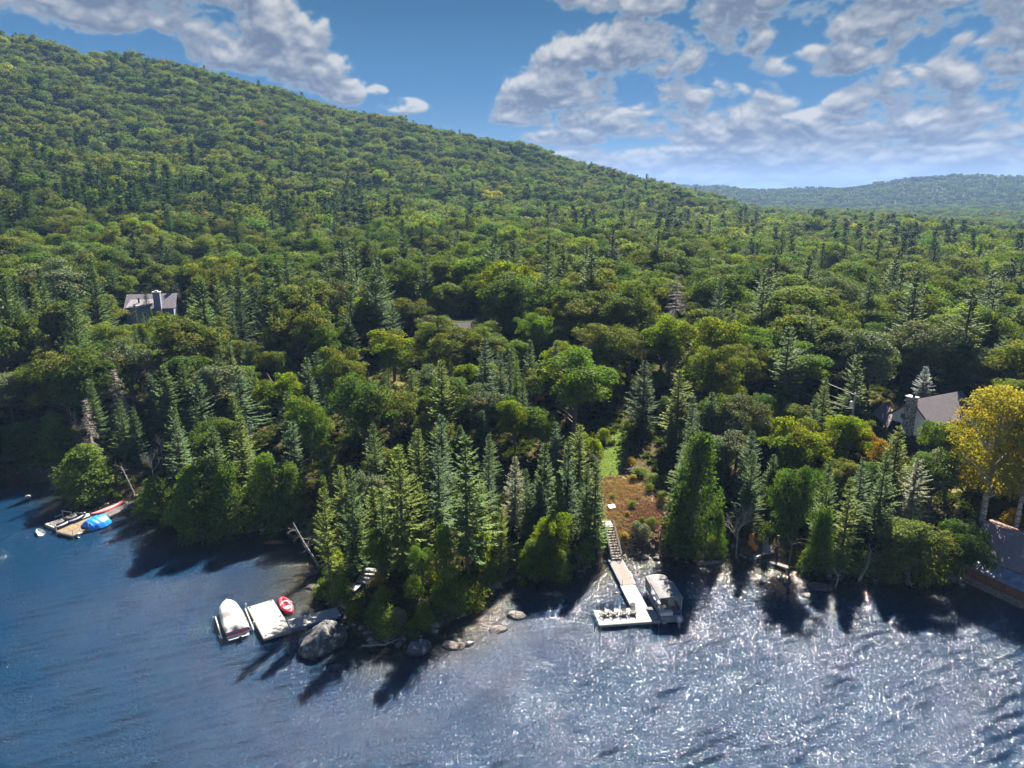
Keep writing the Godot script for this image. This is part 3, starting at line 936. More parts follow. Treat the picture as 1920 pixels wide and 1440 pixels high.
func plant_forest(counts: Array) -> void:
	rng.seed = 4242
	var found := []
	var cluster := FastNoiseLite.new()
	cluster.seed = 77
	cluster.frequency = 0.012
	var hue := FastNoiseLite.new()
	hue.seed = 78
	hue.frequency = 0.02
	var r := 64.0
	while r < 3150.0:
		var d := 4.0 + r * (0.0056 if r < 1000.0 else 0.0034) + 1.9 * smoothstep(130.0, 165.0, r) * smoothstep(850.0, 450.0, r)
		var a := deg_to_rad(-46.0 if r < 1000.0 else 8.0)
		while a < deg_to_rad(46.0):
			var rr := r + rng.randf_range(-0.42, 0.42) * d
			var aa := a + rng.randf_range(-0.42, 0.42) * d / r
			a += d / r
			var x := sin(aa) * rr
			var z := -cos(aa) * rr
			var pick := rng.randf()
			var jitter := rng.randf()
			var deg := rad_to_deg(aa)
			if rr > 960.0 and deg < 12.0 + (rr - 960.0) * -0.003: continue
			if rr < 135.0:
				if sdist(x, z) < 2.2: continue
				if crowded(x, z, 2.0 if rr < 115.0 else 2.6): continue
			elif rr < 330.0 and crowded(x, z, 2.8): continue
			# conifers gather near the shore, in a band on the left slope and here and there
			var share := 0.10
			var cn := cluster.get_noise_2d(x, z)
			if rr < 100.0: share = 0.85
			elif rr < 130.0: share = 0.55
			elif rr < 210.0: share = 0.55 if deg < -10.0 else 0.26
			elif rr < 420.0 and rr > 300.0 and deg < -8.0: share = 0.20 + (0.55 if cn > 0.0 else 0.0)
			elif rr < 560.0: share = 0.07 + (0.30 if cn > 0.25 else 0.0)
			elif rr < 1100.0: share = 0.025
			else: share = 0.30
			if deg > 5.0 and rr > 200.0: share += 0.05
			var is_conifer := pick < share
			var h := (rng.randf_range(7.5, 13.5) if is_conifer else rng.randf_range(7.5, 14.5)) * (1.0 + smoothstep(700.0, 2500.0, rr) * 0.15)
			if rr < 120.0: h *= 0.88
			if is_conifer and rr > 150.0: h *= 1.2 - 0.3 * smoothstep(600.0, 1100.0, rr)
			h *= 1.0 + 0.38 * smoothstep(130.0, 165.0, rr) * smoothstep(850.0, 450.0, rr)
			var w := h * (rng.randf_range(0.36, 0.50) if is_conifer else rng.randf_range(0.72, 1.0))
			if rr > 430.0: h *= 1.05; w *= 1.08
			if rr < 230.0:
				var top := allowed(x, z, w * 0.7)
				if h > top:
					if top < 5.0: continue
					w *= top * 0.92 / h
					h = top * 0.92
			var c := ""
			var hv := hue.get_noise_2d(x, z) + rng.randf_range(-0.35, 0.35)
			if is_conifer and rr > 230.0: c = "dark_spruce"
			elif is_conifer: c = "spruce" if jitter < 0.55 else "blue_spruce" if jitter < 0.85 else "warm_spruce"
			elif jitter > 0.99 and rr > 330.0: c = "orange" if jitter > 0.997 else "yellow"
			elif hv > 0.50: c = "yellow_green"
			elif hv > 0.12: c = "bright" if jitter < 0.45 else "olive"
			elif hv > -0.18: c = "olive"
			elif hv > -0.42: c = "mid"
			else: c = "grey"
			if deg < -5.0 and rr > 420.0 and c == "bright": c = "olive"
			found.append([rr, x, z, h, w, is_conifer, c])
			if rr < 140.0: taken.append([x, z, w * 0.28])
		r += d
	found.sort_custom(func(p, q): return p[0] < q[0])
	var far := {}
	var near_stuff := {}
	var left := [298 - counts[0], 298 - counts[1]]
	var i := 0
	for f in found:
		i += 1
		var con := 1 if f[5] else 0
		if left[con] > 0:
			left[con] -= 1
			tree("spruce" if con else "broadleaf", i, "spruce_tree" if con else "broadleaf_tree", "spruce" if con else "broadleaf tree", f[1], f[2], f[3], f[4], f[6], GROUPS.spruce if con else GROUPS.broad)
		else:
			var sp := ("spruce" if con else "broadleaf") if f[0] < 330.0 else ("far_spruce" if con else "far_broadleaf")
			var key := "%s|%d" % [sp, i % crowns[sp].size()]
			if not far.has(key): far[key] = []
			far[key].append(f)
	var woods := {}
	woods[0] = thing("broadleaf_forest", "olive and green broadleaf forest covering the hillside and the far valley", "forest")
	woods[1] = thing("spruce_forest", "dark pointed spruces scattered in the hillside forest", "forest")
	for k in 2: woods[k].set_meta("kind", "stuff")
	for key in far:
		var list: Array = far[key]
		var sp: String = key.get_slice("|", 0)
		var src: Array = crowns[sp][int(key.get_slice("|", 1))]
		var con := 1 if "spruce" in sp else 0
		var am := ArrayMesh.new()
		for s in 2:
			am.add_surface_from_arrays(Mesh.PRIMITIVE_TRIANGLES, src[s].surface_get_arrays(0))
			am.surface_set_material(s, M.any_leaf if s == 0 else M.bark)
		var mm := MultiMesh.new()
		mm.transform_format = MultiMesh.TRANSFORM_3D
		mm.use_colors = true
		mm.mesh = am
		mm.instance_count = list.size()
		for q in list.size():
			var f: Array = list[q]
			var b := Basis(Vector3.UP, fmod(absf(f[1] * 12.9 + f[2] * 7.7), TAU)).scaled_local(Vector3(f[4] / src[3], f[3] / src[2], f[4] / src[3]))
			mm.set_instance_transform(q, Transform3D(b, ground(f[1], f[2]) - Vector3(0, 0.5, 0)))
			var cc: Color = T[f[6]].albedo_color.srgb_to_linear()
			var kq := 0.66 + 0.62 * fmod(absf(f[1] * 3.7 + f[2] * 1.3), 1.0)
			mm.set_instance_color(q, Color(cc.r * kq, cc.g * kq, cc.b * kq))
		var mi := MultiMeshInstance3D.new()
		mi.name = "canopy"
		mi.multimesh = mm
		mi.set_meta("kind", "stuff")
		woods[con].add_child(mi, true)
	print("forest ", found.size())

func plant_shrubs() -> void:
	rng.seed = 99
	# bushes hanging over the waterline, walked along the shore
	for i in range(2, shore_poly.size() - 4):
		var a := shore_poly[i]
		var b := shore_poly[i + 1]
		var l := a.distance_to(b)
		var t := 0.0
		while t < l:
			var p := a.lerp(b, t / l)
			var nrm := Vector2((b - a).y, -(b - a).x).normalized()      # towards the land
			t += rng.randf_range(1.2, 2.1) if p.x > -23.0 and p.x < 10.0 else rng.randf_range(1.7, 2.7)
			p += nrm * rng.randf_range(-0.1, 1.2)
			var k := rng.randf()
			var h := rng.randf_range(1.5, 3.6)
			var w := h * rng.randf_range(0.9, 1.35)
			if p.x > 10.8 and p.x < 21.5: continue                 # the landing
			if p.distance_to(Vector2(-20, -68)) < 4.2 or p.distance_to(Vector2(-59.6, -102)) < 2.6 or p.distance_to(Vector2(33, -85)) < 4.0: continue
			if p.distance_to(Vector2(-18.8, -70.5)) < 2.4: continue
			if p.x > 57.5: continue
			if p.x > -38 and p.x < -27: h *= 0.5; w *= 0.6
			var c := "cedar" if k < 0.25 else "bright" if k < 0.55 else "yellow_green" if k < 0.75 else "olive" if k < 0.92 else "grey"
			tree("shrub", int(k * 100.0), "shrub", "shrub|shrub", p.x, p.y, h, w, c, GROUPS.shrub, "", null, -0.3)
	# bushes beside the path, below the stairs and on the point
	for s in [[11.6, -109.5, 2.4, 3.6, "yellow_green"], [13.2, -107, 2.6, 3.2, "yellow_green"], [10.4, -106.2, 2.0, 3.0, "olive"], [12.2, -104.4, 1.6, 2.6, "grey"], [15.2, -111.5, 2.2, 3.0, "yellow_green"], [18.4, -103.6, 1.5, 2.4, "gold_shrub"], [19.4, -101.2, 1.2, 3.0, "bright"], [21.2, -99.4, 1.2, 2.8, "bright"], [22.6, -98.2, 1.6, 2.4, "yellow_green"],
		[16.9, -88.6, 1.5, 2.0, "grey"], [17.8, -87.6, 1.9, 2.4, "grey"], [15.2, -87.6, 1.0, 1.6, "gold_shrub"], [11.2, -86.0, 2.0, 2.6, "yellow_green"], [10.4, -84.8, 2.2, 2.8, "mid"], [21.8, -87.6, 2.6, 2.6, "mid"], [23.2, -87.2, 3.4, 3.0, "mid"], [17.2, -93.6, 0.9, 1.5, "bright"], [21.6, -94.6, 1.5, 2.2, "olive"], [20.2, -97.4, 1.0, 1.8, "yellow_green"], [17.9, -90.2, 0.8, 1.3, "olive"], [16.2, -91.8, 0.6, 1.1, "gold_shrub"], [19.3, -89.7, 1.0, 1.7, "bright"], [22.4, -91.6, 1.8, 2.4, "mid"], [14.6, -95.6, 0.6, 1.0, "yellow_green"], [18.2, -99.9, 0.9, 1.6, "gold_shrub"],
		[-17.4, -69.6, 2.2, 2.8, "yellow_green"], [-14.2, -70.4, 2.0, 2.6, "yellow_green"], [-11.2, -71.8, 2.4, 3.0, "cedar"], [-15.4, -73.6, 1.6, 2.2, "gold_shrub"], [-12.6, -75.2, 2.0, 2.8, "mid"], [-9.4, -74.4, 1.8, 2.6, "yellow_green"], [-20.8, -76.4, 2.4, 3.0, "yellow_green"], [-26.6, -90.6, 2.4, 3.0, "gold_shrub"], [-29.8, -95.4, 1.8, 2.6, "gold_shrub"], [-24.0, -86.2, 2.2, 2.4, "yellow_green"],
		[56.2, -97.2, 3.0, 3.8, "white_leaf"], [60.2, -98.4, 3.6, 4.2, "white_leaf"], [63.4, -99.6, 3.8, 4.4, "white_leaf"], [67.0, -97.0, 3.2, 4.0, "gold_shrub"], [57.0, -104.2, 3.2, 4.0, "gold_shrub"], [49.2, -101.5, 3.0, 4.0, "yellow_green"], [-92.6, -176.5, 2.6, 3.2, "olive"], [66.5, -86.6, 2.6, 3.2, "gold_shrub"], [69.2, -84.5, 2.8, 3.4, "yellow_green"]]:
		tree("shrub", int(absf(s[0] * 7.0)), "shrub", "shrub|shrub", s[0], s[1], s[2], s[3], s[4], "shrubs in the clearings")

func shore_stones() -> void:
	rng.seed = 611
	var mb := MB.new()
	mb.ball(Vector3.ZERO, Vector3(0.5, 0.32, 0.42), Color.WHITE, 7, 5)
	for i in mb.v.size():
		var d := mb.v[i]
		mb.v[i] = d * (1.0 + 0.25 * sin(d.x * 9.0 + d.y * 5.0) + 0.2 * sin(d.z * 11.0))
	var spots := []
	for i in range(2, shore_poly.size() - 4):
		var p := shore_poly[i]
		var e := shore_poly[i + 1] - p
		var nrm := Vector2(e.y, -e.x).normalized()
		for q in int(e.length() * 4.0):
			spots.append(p + e * rng.randf() + nrm * rng.randfn(-0.35, 0.75))
	var mm := MultiMesh.new()
	mm.transform_format = MultiMesh.TRANSFORM_3D
	mm.use_colors = true
	mm.mesh = mb.mesh(M.stone)
	mm.instance_count = spots.size()
	for q in spots.size():
		var s := rng.randf_range(0.25, 1.0) * rng.randf_range(0.5, 1.4)
		var g := ground(spots[q].x, spots[q].y)
		mm.set_instance_transform(q, Transform3D(Basis(Vector3.UP, q * 2.1).scaled_local(Vector3(s, s * 0.9, s)), g + Vector3(0, 0.05, 0)))
		var k := rng.randf_range(0.05, 0.20)
		mm.set_instance_color(q, Color(k * 1.05, k * 0.97, k * 0.92))
	var mi := MultiMeshInstance3D.new()
	mi.name = "shore_stones"
	mi.multimesh = mm
	add_child(mi, true)
	tag(mi, "loose grey and brown stones strewn along the waterline", "stones", "", "stuff")

# low plants and litter on the ground
func ground_cover() -> void:
	rng.seed = 321
	var lists := {fern = [], straw = [], rust = [], lawn = []}
	for q in 16000:
		var a := deg_to_rad(rng.randf_range(-42.0, 40.0))
		var r := rng.randf_range(66.0, 165.0)
		var x := sin(a) * r
		var z := -cos(a) * r
		if sdist(x, z) < 0.5: continue
		if allowed(x, z, 0.0) < 1.0: continue
		lists.fern.append([x, z, rng.randf_range(0.6, 1.5)])
	for q in 1500:
		lists.straw.append([16.2 + rng.randfn(0, 2.0), -97.6 + rng.randfn(0, 1.6), rng.randf_range(0.25, 0.6)])
	for q in 900:
		lists.straw.append([14.6 + rng.randfn(0, 0.9), -89.0 + rng.randfn(0, 3.0), rng.randf_range(0.25, 0.6)])
	for q in 1400:
		lists.rust.append([18.0 + rng.randfn(0, 2.2), -91.8 + rng.randfn(0, 2.0), rng.randf_range(0.2, 0.5)])
	var tuft := MB.new()
	for q in 26:
		var d := (rand_dir() * Vector3(1, 0.5, 1) + Vector3(0, 0.55, 0)).normalized()
		tuft.kite(rand_dir() * Vector3(0.25, 0.0, 0.25), d * rng.randf_range(0.5, 1.0), d.cross(rand_dir()).normalized(), rng.randf_range(0.06, 0.13), tint(0.6, 1.0, 0.2))
	var tm := tuft.mesh(M.any_leaf)
	var straw := tuft.mesh(M.dry_stem)
	var look := {fern = [Color(0.06, 0.075, 0.025), "undergrowth", "green and brown undergrowth on the forest floor"], straw = [Color(0.44, 0.36, 0.21), "dry_grass", "dry straw-coloured grass beside the stairs and path"], rust = [Color(0.34, 0.235, 0.17), "fallen_leaves", "reddish brown fallen leaves and twigs right of the stairs"]}
	for key in look:
		var mm := MultiMesh.new()
		mm.transform_format = MultiMesh.TRANSFORM_3D
		mm.use_colors = true
		mm.mesh = tm if key == "fern" else straw
		mm.instance_count = lists[key].size()
		for q in lists[key].size():
			var f: Array = lists[key][q]
			var s: float = f[2]
			mm.set_instance_transform(q, Transform3D(Basis(Vector3.UP, q * 1.7).scaled_local(Vector3(s, s * 0.8, s)), ground(f[0], f[1])))
			var c: Color = look[key][0]
			var k := rng.randf_range(0.6, 1.25)
			mm.set_instance_color(q, Color(c.r * k, c.g * k * rng.randf_range(0.85, 1.1), c.b * k))
		var mi := MultiMeshInstance3D.new()
		mi.name = look[key][1]
		mi.multimesh = mm
		add_child(mi, true)
		tag(mi, look[key][2], key if key != "fern" else "undergrowth", "", "stuff")

# ---------------------------------------------------------------- setting: terrain and lake
func terrain_color(x: float, z: float, y: float, s: float) -> Color:
	var k := 0.5 + 0.5 * fine.get_noise_2d(x * 2.0, z * 2.0)
	var c := Color(0.050, 0.050, 0.022).lerp(Color(0.090, 0.068, 0.034), k)      # forest floor
	if s < 0.0:                                                                   # lake bed: sand, stones and silt, with light lost in deep water painted dark
		var deep := smoothstep(0.0, -6.5, s + k * 1.5)
		var sand := 1.0 if x > -40.0 and x < -22.0 and z < -76.0 else 0.0
		c = Color(0.115, 0.085, 0.045).lerp(Color(0.17, 0.13, 0.075), k).lerp(Color(0.010, 0.016, 0.016), deep)
		if sand > 0.0: c = Color(0.12, 0.095, 0.042).lerp(Color(0.055, 0.055, 0.030), smoothstep(-3.0, -14.0, s) * 0.8)
		return c
	if s < 1.2 and s >= 0.0: c = c.lerp(Color(0.055, 0.045, 0.038), 0.7)
	if x > 8.0 and x < 30.0 and z < -84.0 and z > -130.0:
		# mown path from the stairs up the lawn
		var path := [Vector2(14.6, -101.2), Vector2(16.3, -108), Vector2(18.6, -116), Vector2(21, -126)]
		var d := 99.0
		for i in 3:
			var e: Vector2 = path[i + 1] - path[i]
			var t: float = clampf((Vector2(x, z) - path[i]).dot(e) / e.length_squared(), 0, 1)
			d = minf(d, (path[i] + e * t - Vector2(x, z)).length())
		var grass := smoothstep(2.5, 1.3, d + (k - 0.5) * 0.9) * smoothstep(-121.0, -113.0, z)
		var bare := smoothstep(5.5, 3.0, Vector2(x - 16.0, (z + 96.5) * 1.0).length() + (k - 0.5) * 2.0)
		var red := smoothstep(5.6, 2.4, Vector2(x - 19.4, z + 92.6).length() + (k - 0.5) * 2.0)
		c = c.lerp(Color(0.36, 0.28, 0.185), bare * 0.9)
		c = c.lerp(Color(0.28, 0.205, 0.155), red * 0.7)
		c = c.lerp(Color(0.066, 0.110, 0.018).lerp(Color(0.09, 0.135, 0.022), k), grass)
	var lawn2 := smoothstep(6.0, 3.0, Vector2(x + 21.5, z + 134.7).length())
	c = c.lerp(Color(0.16, 0.16, 0.04), lawn2)
	var lawn3 := smoothstep(7.0, 3.0, Vector2(x + 92.5, z + 176.0).length())
	c = c.lerp(Color(0.12, 0.12, 0.04), lawn3)
	var lawn4 := smoothstep(8.0, 5.0, Vector2(x - 61, z + 99.0).length())
	c = c.lerp(Color(0.26, 0.21, 0.09), lawn4 * 0.8)
	var r := sqrt(x * x + z * z)
	return c.lerp(Color(0.035, 0.048, 0.016), smoothstep(120.0, 200.0, r))

func polar_sheet(angles: PackedFloat32Array, rings: PackedFloat32Array, where: Callable) -> Array:
	return [angles, rings, where]

func make_terrain() -> void:
	var mb := MB.new()
	var angles := PackedFloat32Array()
	var a := -75.0
	while a <= 75.0:
		angles.append(deg_to_rad(a))
		a += 0.42 if absf(a) < 46.0 else 2.0
	var rings := PackedFloat32Array()
	var r := 20.0
	while r < 6000.0:
		rings.append(r)
		r *= 1.08 if r < 58.0 else 1.0085 if r < 140.0 else 1.02 if r < 300.0 else 1.045
	var nc := angles.size()
	var nr := rings.size()
	var pos := PackedVector3Array()
	var col := PackedColorArray()
	for i in nr:
		for j in nc:
			var x := sin(angles[j]) * rings[i]
			var z := -cos(angles[j]) * rings[i]
			var s := 99.0
			if rings[i] < 190.0: s = sdist(x, z)
			var y := height(x, z)
			if s > 0.6: y += fine.get_noise_2d(x * 1.5, z * 1.5) * 0.18
			pos.append(Vector3(x, y, z))
			col.append(terrain_color(x, z, y, s))
	mb.v = pos
	mb.c = col
	mb.n.resize(pos.size())
	mb.uv.resize(pos.size())
	for i in nr:
		for j in nc:
			var du := pos[i * nc + mini(j + 1, nc - 1)] - pos[i * nc + maxi(j - 1, 0)]
			var dv := pos[mini(i + 1, nr - 1) * nc + j] - pos[maxi(i - 1, 0) * nc + j]
			mb.n[i * nc + j] = du.cross(dv).normalized()
	for i in nr - 1:
		for j in nc - 1:
			var p := i * nc + j
			mb.ix.append_array(PackedInt32Array([p, p + nc, p + nc + 1, p, p + nc + 1, p + 1]))
	var m := textured(Color.WHITE, noise_texture(0.02, Color(0.6, 0.6, 0.6), Color(1, 1, 1), 31, 512, 6), 5.0, 0.95, normal_texture(0.03, 6.0, 32))
	m.uv1_world_triplanar = true
	m.metallic_specular = 0.12
	single("ground", mb, m, "wooded ground rising from the lake shore to the hill, with the lake bed", "ground", Vector3.ZERO, 0.0, "", "structure")

var waves := []
func make_water() -> void:
	rng.seed = 7
	# wavelength, height, heading spread: short wind waves running towards the lower left
	for w in [[3.2, 0.026, 0.12], [1.75, 0.048, -0.06], [1.42, 0.054, 0.05], [1.18, 0.045, 0.14], [0.98, 0.030, -0.12], [0.80, 0.020, 0.22]]:
		var an: float = atan2(0.36, 0.93) + w[2]
		waves.append([sin(an) * TAU / w[0], cos(an) * TAU / w[0], w[1], rng.randf() * TAU])
	var group := FastNoiseLite.new()
	group.seed = 5
	group.frequency = 0.11
	group.fractal_octaves = 2
	var mb := MB.new()
	var angles := PackedFloat32Array()
	var a := -78.0
	while a <= 78.0:
		angles.append(deg_to_rad(a))
		a += 0.20 if absf(a) < 43.0 else 1.0
	var rings := PackedFloat32Array()
	var r := 12.0
	while r < 320.0:
		rings.append(r)
		r *= 1.05 if r < 46.0 else 1.0036 if r < 105.0 else 1.008 if r < 150.0 else 1.06
	var nc := angles.size()
	var nr := rings.size()
	var ca := cos(0.37)
	var sa := sin(0.37)
	var land := PackedByteArray()
	for i in nr:
		for j in nc:
			var x := sin(angles[j]) * rings[i]
			var z := -cos(angles[j]) * rings[i]
			var s := -30.0
			if rings[i] > 58.0: s = sdist(x, z) if (rings[i] < 135.0) else (30.0 if z < -128.0 or absf(x) < 100.0 else -5.0)
			land.append(1 if s > 1.4 else 0)
			var y := 0.0
			var gx := 0.0
			var gz := 0.0
			if s <= 1.4 and rings[i] > 44.0:
				var calm := lerpf(0.28, 1.0, smoothstep(1.0, 13.0, -s)) * (0.62 if x < -22.0 and z < -76.0 else 1.0)
				var k := 0
				for w in waves:
					var amp: float = w[2] * calm * clampf(0.85 + 1.1 * group.get_noise_3d(x, z, k * 31.0), 0.1, 1.9)
					var ph: float = w[0] * x + w[1] * z + w[3]
					y += amp * sin(ph)
					var cc := cos(ph) * amp
					gx += cc * w[0]
					gz += cc * w[1]
					k += 1
			mb.v.append(Vector3(x, y, z))
			mb.n.append(Vector3(-gx, 1, -gz).normalized())
			# peaty brown over the sandy inlet and the shallows, blue-green where it is deep
			var deep := smoothstep(-0.5, -9.0, s)
			if x > -46.0 and x < -20.0 and z < -70.0: deep *= smoothstep(-92.0, -70.0, z + maxf(-30.0 - x, 0.0) * 1.1 + group.get_noise_2d(x * 0.6, z * 0.6) * 5.0)
			mb.c.append(Color(0.27, 0.22, 0.09).lerp(Color(0.085, 0.37, 0.66), deep))
			mb.uv.append(Vector2((x * ca - z * sa) / 9.5, (x * sa + z * ca) / 7.5))
	for i in nr - 1:
		for j in nc - 1:
			var p := i * nc + j
			if land[p] + land[p + 1] + land[p + nc] + land[p + nc + 1] == 4: continue
			mb.ix.append_array(PackedInt32Array([p, p + nc, p + nc + 1, p, p + nc + 1, p + 1]))
	var m := StandardMaterial3D.new()
	m.albedo_color = Color(0.22, 0.26, 0.31, 0.66)
	m.vertex_color_use_as_albedo = true
	m.transparency = BaseMaterial3D.TRANSPARENCY_ALPHA
	m.roughness = 0.075
	m.metallic_specular = 0.25
	m.normal_enabled = true
	m.normal_texture = normal_texture(0.026, 10.5, 41, 1024, 4)
	m.normal_scale = 1.0
	m.cull_mode = BaseMaterial3D.CULL_DISABLED
	M.water = m
	single("water", mb, m, "wind-rippled dark blue lake with sun glitter on its right half", "lake", Vector3.ZERO, 0.0, "", "structure")

func rock(called: String, at: Vector3, size: Vector3, seed_: int, mat: Material, label: String, turn := 0.0, peak := Vector2.ZERO, group := "boulders along the waterline") -> void:
	var nz := FastNoiseLite.new()
	nz.seed = seed_
	nz.frequency = 0.7
	nz.fractal_octaves = 5
	rng.seed = seed_ * 31 + 7
	# split faces: a rounded body cut by planes
	var cuts := []
	for q in 11:
		var d := rand_dir()
		d.y = absf(d.y) * 0.9
		cuts.append([d.normalized(), rng.randf_range(0.66, 0.95)])
	var mb := MB.new()
	var rows := []
	var cols := []
	for i in 25:
		var row := []
		var crow := []
		var t := PI * i / 24.0
		for j in 44:
			var an := TAU * j / 44.0
			var d := Vector3(cos(an) * sin(t), cos(t), sin(an) * sin(t))
			var k := 1.0
			for q in cuts:
				var f: float = d.dot(q[0])
				if f > 0.2: k = minf(k, lerpf(q[1] / f, 1.0, 0.12))
			k *= 1.0 + 0.10 * nz.get_noise_3dv(d * 1.6) + 0.05 * nz.get_noise_3dv(d * 6.0)
			var p := d * k
			if peak.length() > 0.1: p *= Vector3(1.0 - 0.36 * maxf(p.y, 0.0), 1.0, 1.0 - 0.28 * maxf(p.y, 0.0))
			p.x += peak.x * maxf(p.y, 0.0)
			p.z += peak.y * maxf(p.y, 0.0)
			p *= size * 0.5
			row.append(p)
			var wet := smoothstep(0.34, 0.10, at.y + p.y + 0.10 * nz.get_noise_3dv(d * 4.0))
			var g := 1.0 - 0.55 * wet
			crow.append(Color(g, g * 0.98, g * 0.95))
		rows.append(row)
		cols.append(crow)
	mb.sheet(rows, true, Color.WHITE, cols)
	single(called, mb, mat, label, "boulder", at, turn, group)

func boards(mb: MB, x0: float, x1: float, z0: float, z1: float, y: float, across: bool, w := 0.14, col_lo := 0.86) -> void:
	var l := (z1 - z0) if across else (x1 - x0)
	var n := int(absf(l) / w)
	var step := l / n
	for i in n:
		var k := rng.randf_range(col_lo, 1.0)
		var c := Color(k, k, k)
		if across: mb.box(Vector3((x0 + x1) * 0.5, y, z0 + (i + 0.5) * step), Vector3(x1 - x0, 0.035, absf(step) - 0.012), Basis.IDENTITY, c)
		else: mb.box(Vector3(x0 + (i + 0.5) * step, y, (z0 + z1) * 0.5), Vector3(absf(step) - 0.012, 0.035, z1 - z0), Basis.IDENTITY, c)

# ---------------------------------------------------------------- the long dock with chairs, stairs and pontoon boat
const DOCK := Vector3(9.68, 0.0, -68.92)
const DOCK_TURN := 6.9
func on_dock(x: float, y: float, z: float) -> Vector3:
	return DOCK + Vector3(x, y, z).rotated(Vector3.UP, deg_to_rad(DOCK_TURN))

func adirondack_chair(at: Vector3, turn: float, label: String) -> void:
	var o := thing("adirondack_chair", label, "chair", at, turn, "weathered chairs on the dock end")
	var seat := MB.new()
	for i in 5: seat.box(Vector3(0, 0.36 - i * 0.028, 0.30 - i * 0.115), Vector3(0.56, 0.025, 0.105), Basis(Vector3.RIGHT, -0.24))
	part("seat", seat, M.chair, o)
	var back := MB.new()
	for i in 5:
		var x := (i - 2) * 0.112
		var hh := 0.95 - absf(i - 2.0) * 0.055
		back.box(Vector3(x * (1.0 + 0.1), 0.27 + hh * 0.45, -0.30 - hh * 0.17), Vector3(0.10, hh, 0.022), Basis(Vector3.RIGHT, -0.36))
	back.box(Vector3(0, 0.62, -0.47), Vector3(0.54, 0.07, 0.025), Basis(Vector3.RIGHT, -0.36))
	part("backrest", back, M.chair, o)
	for s in [-1.0, 1.0]:
		var arm := MB.new()
		arm.box(Vector3(s * 0.36, 0.56, 0.02), Vector3(0.14, 0.028, 0.80))
		part("armrest", arm, M.chair, o)
		var f := MB.new()
		f.box(Vector3(s * 0.31, 0.27, 0.33), Vector3(0.035, 0.54, 0.10))
		part("leg", f, M.chair, o)
		var b := MB.new()
		b.bar(Vector3(s * 0.29, 0.36, 0.36), Vector3(s * 0.29, 0.03, -0.58), 0.03, 0.12)
		part("leg", b, M.chair, o)
	var skirt := MB.new()
	skirt.box(Vector3(0, 0.27, 0.37), Vector3(0.62, 0.16, 0.025))
	part("apron", skirt, M.chair, o)

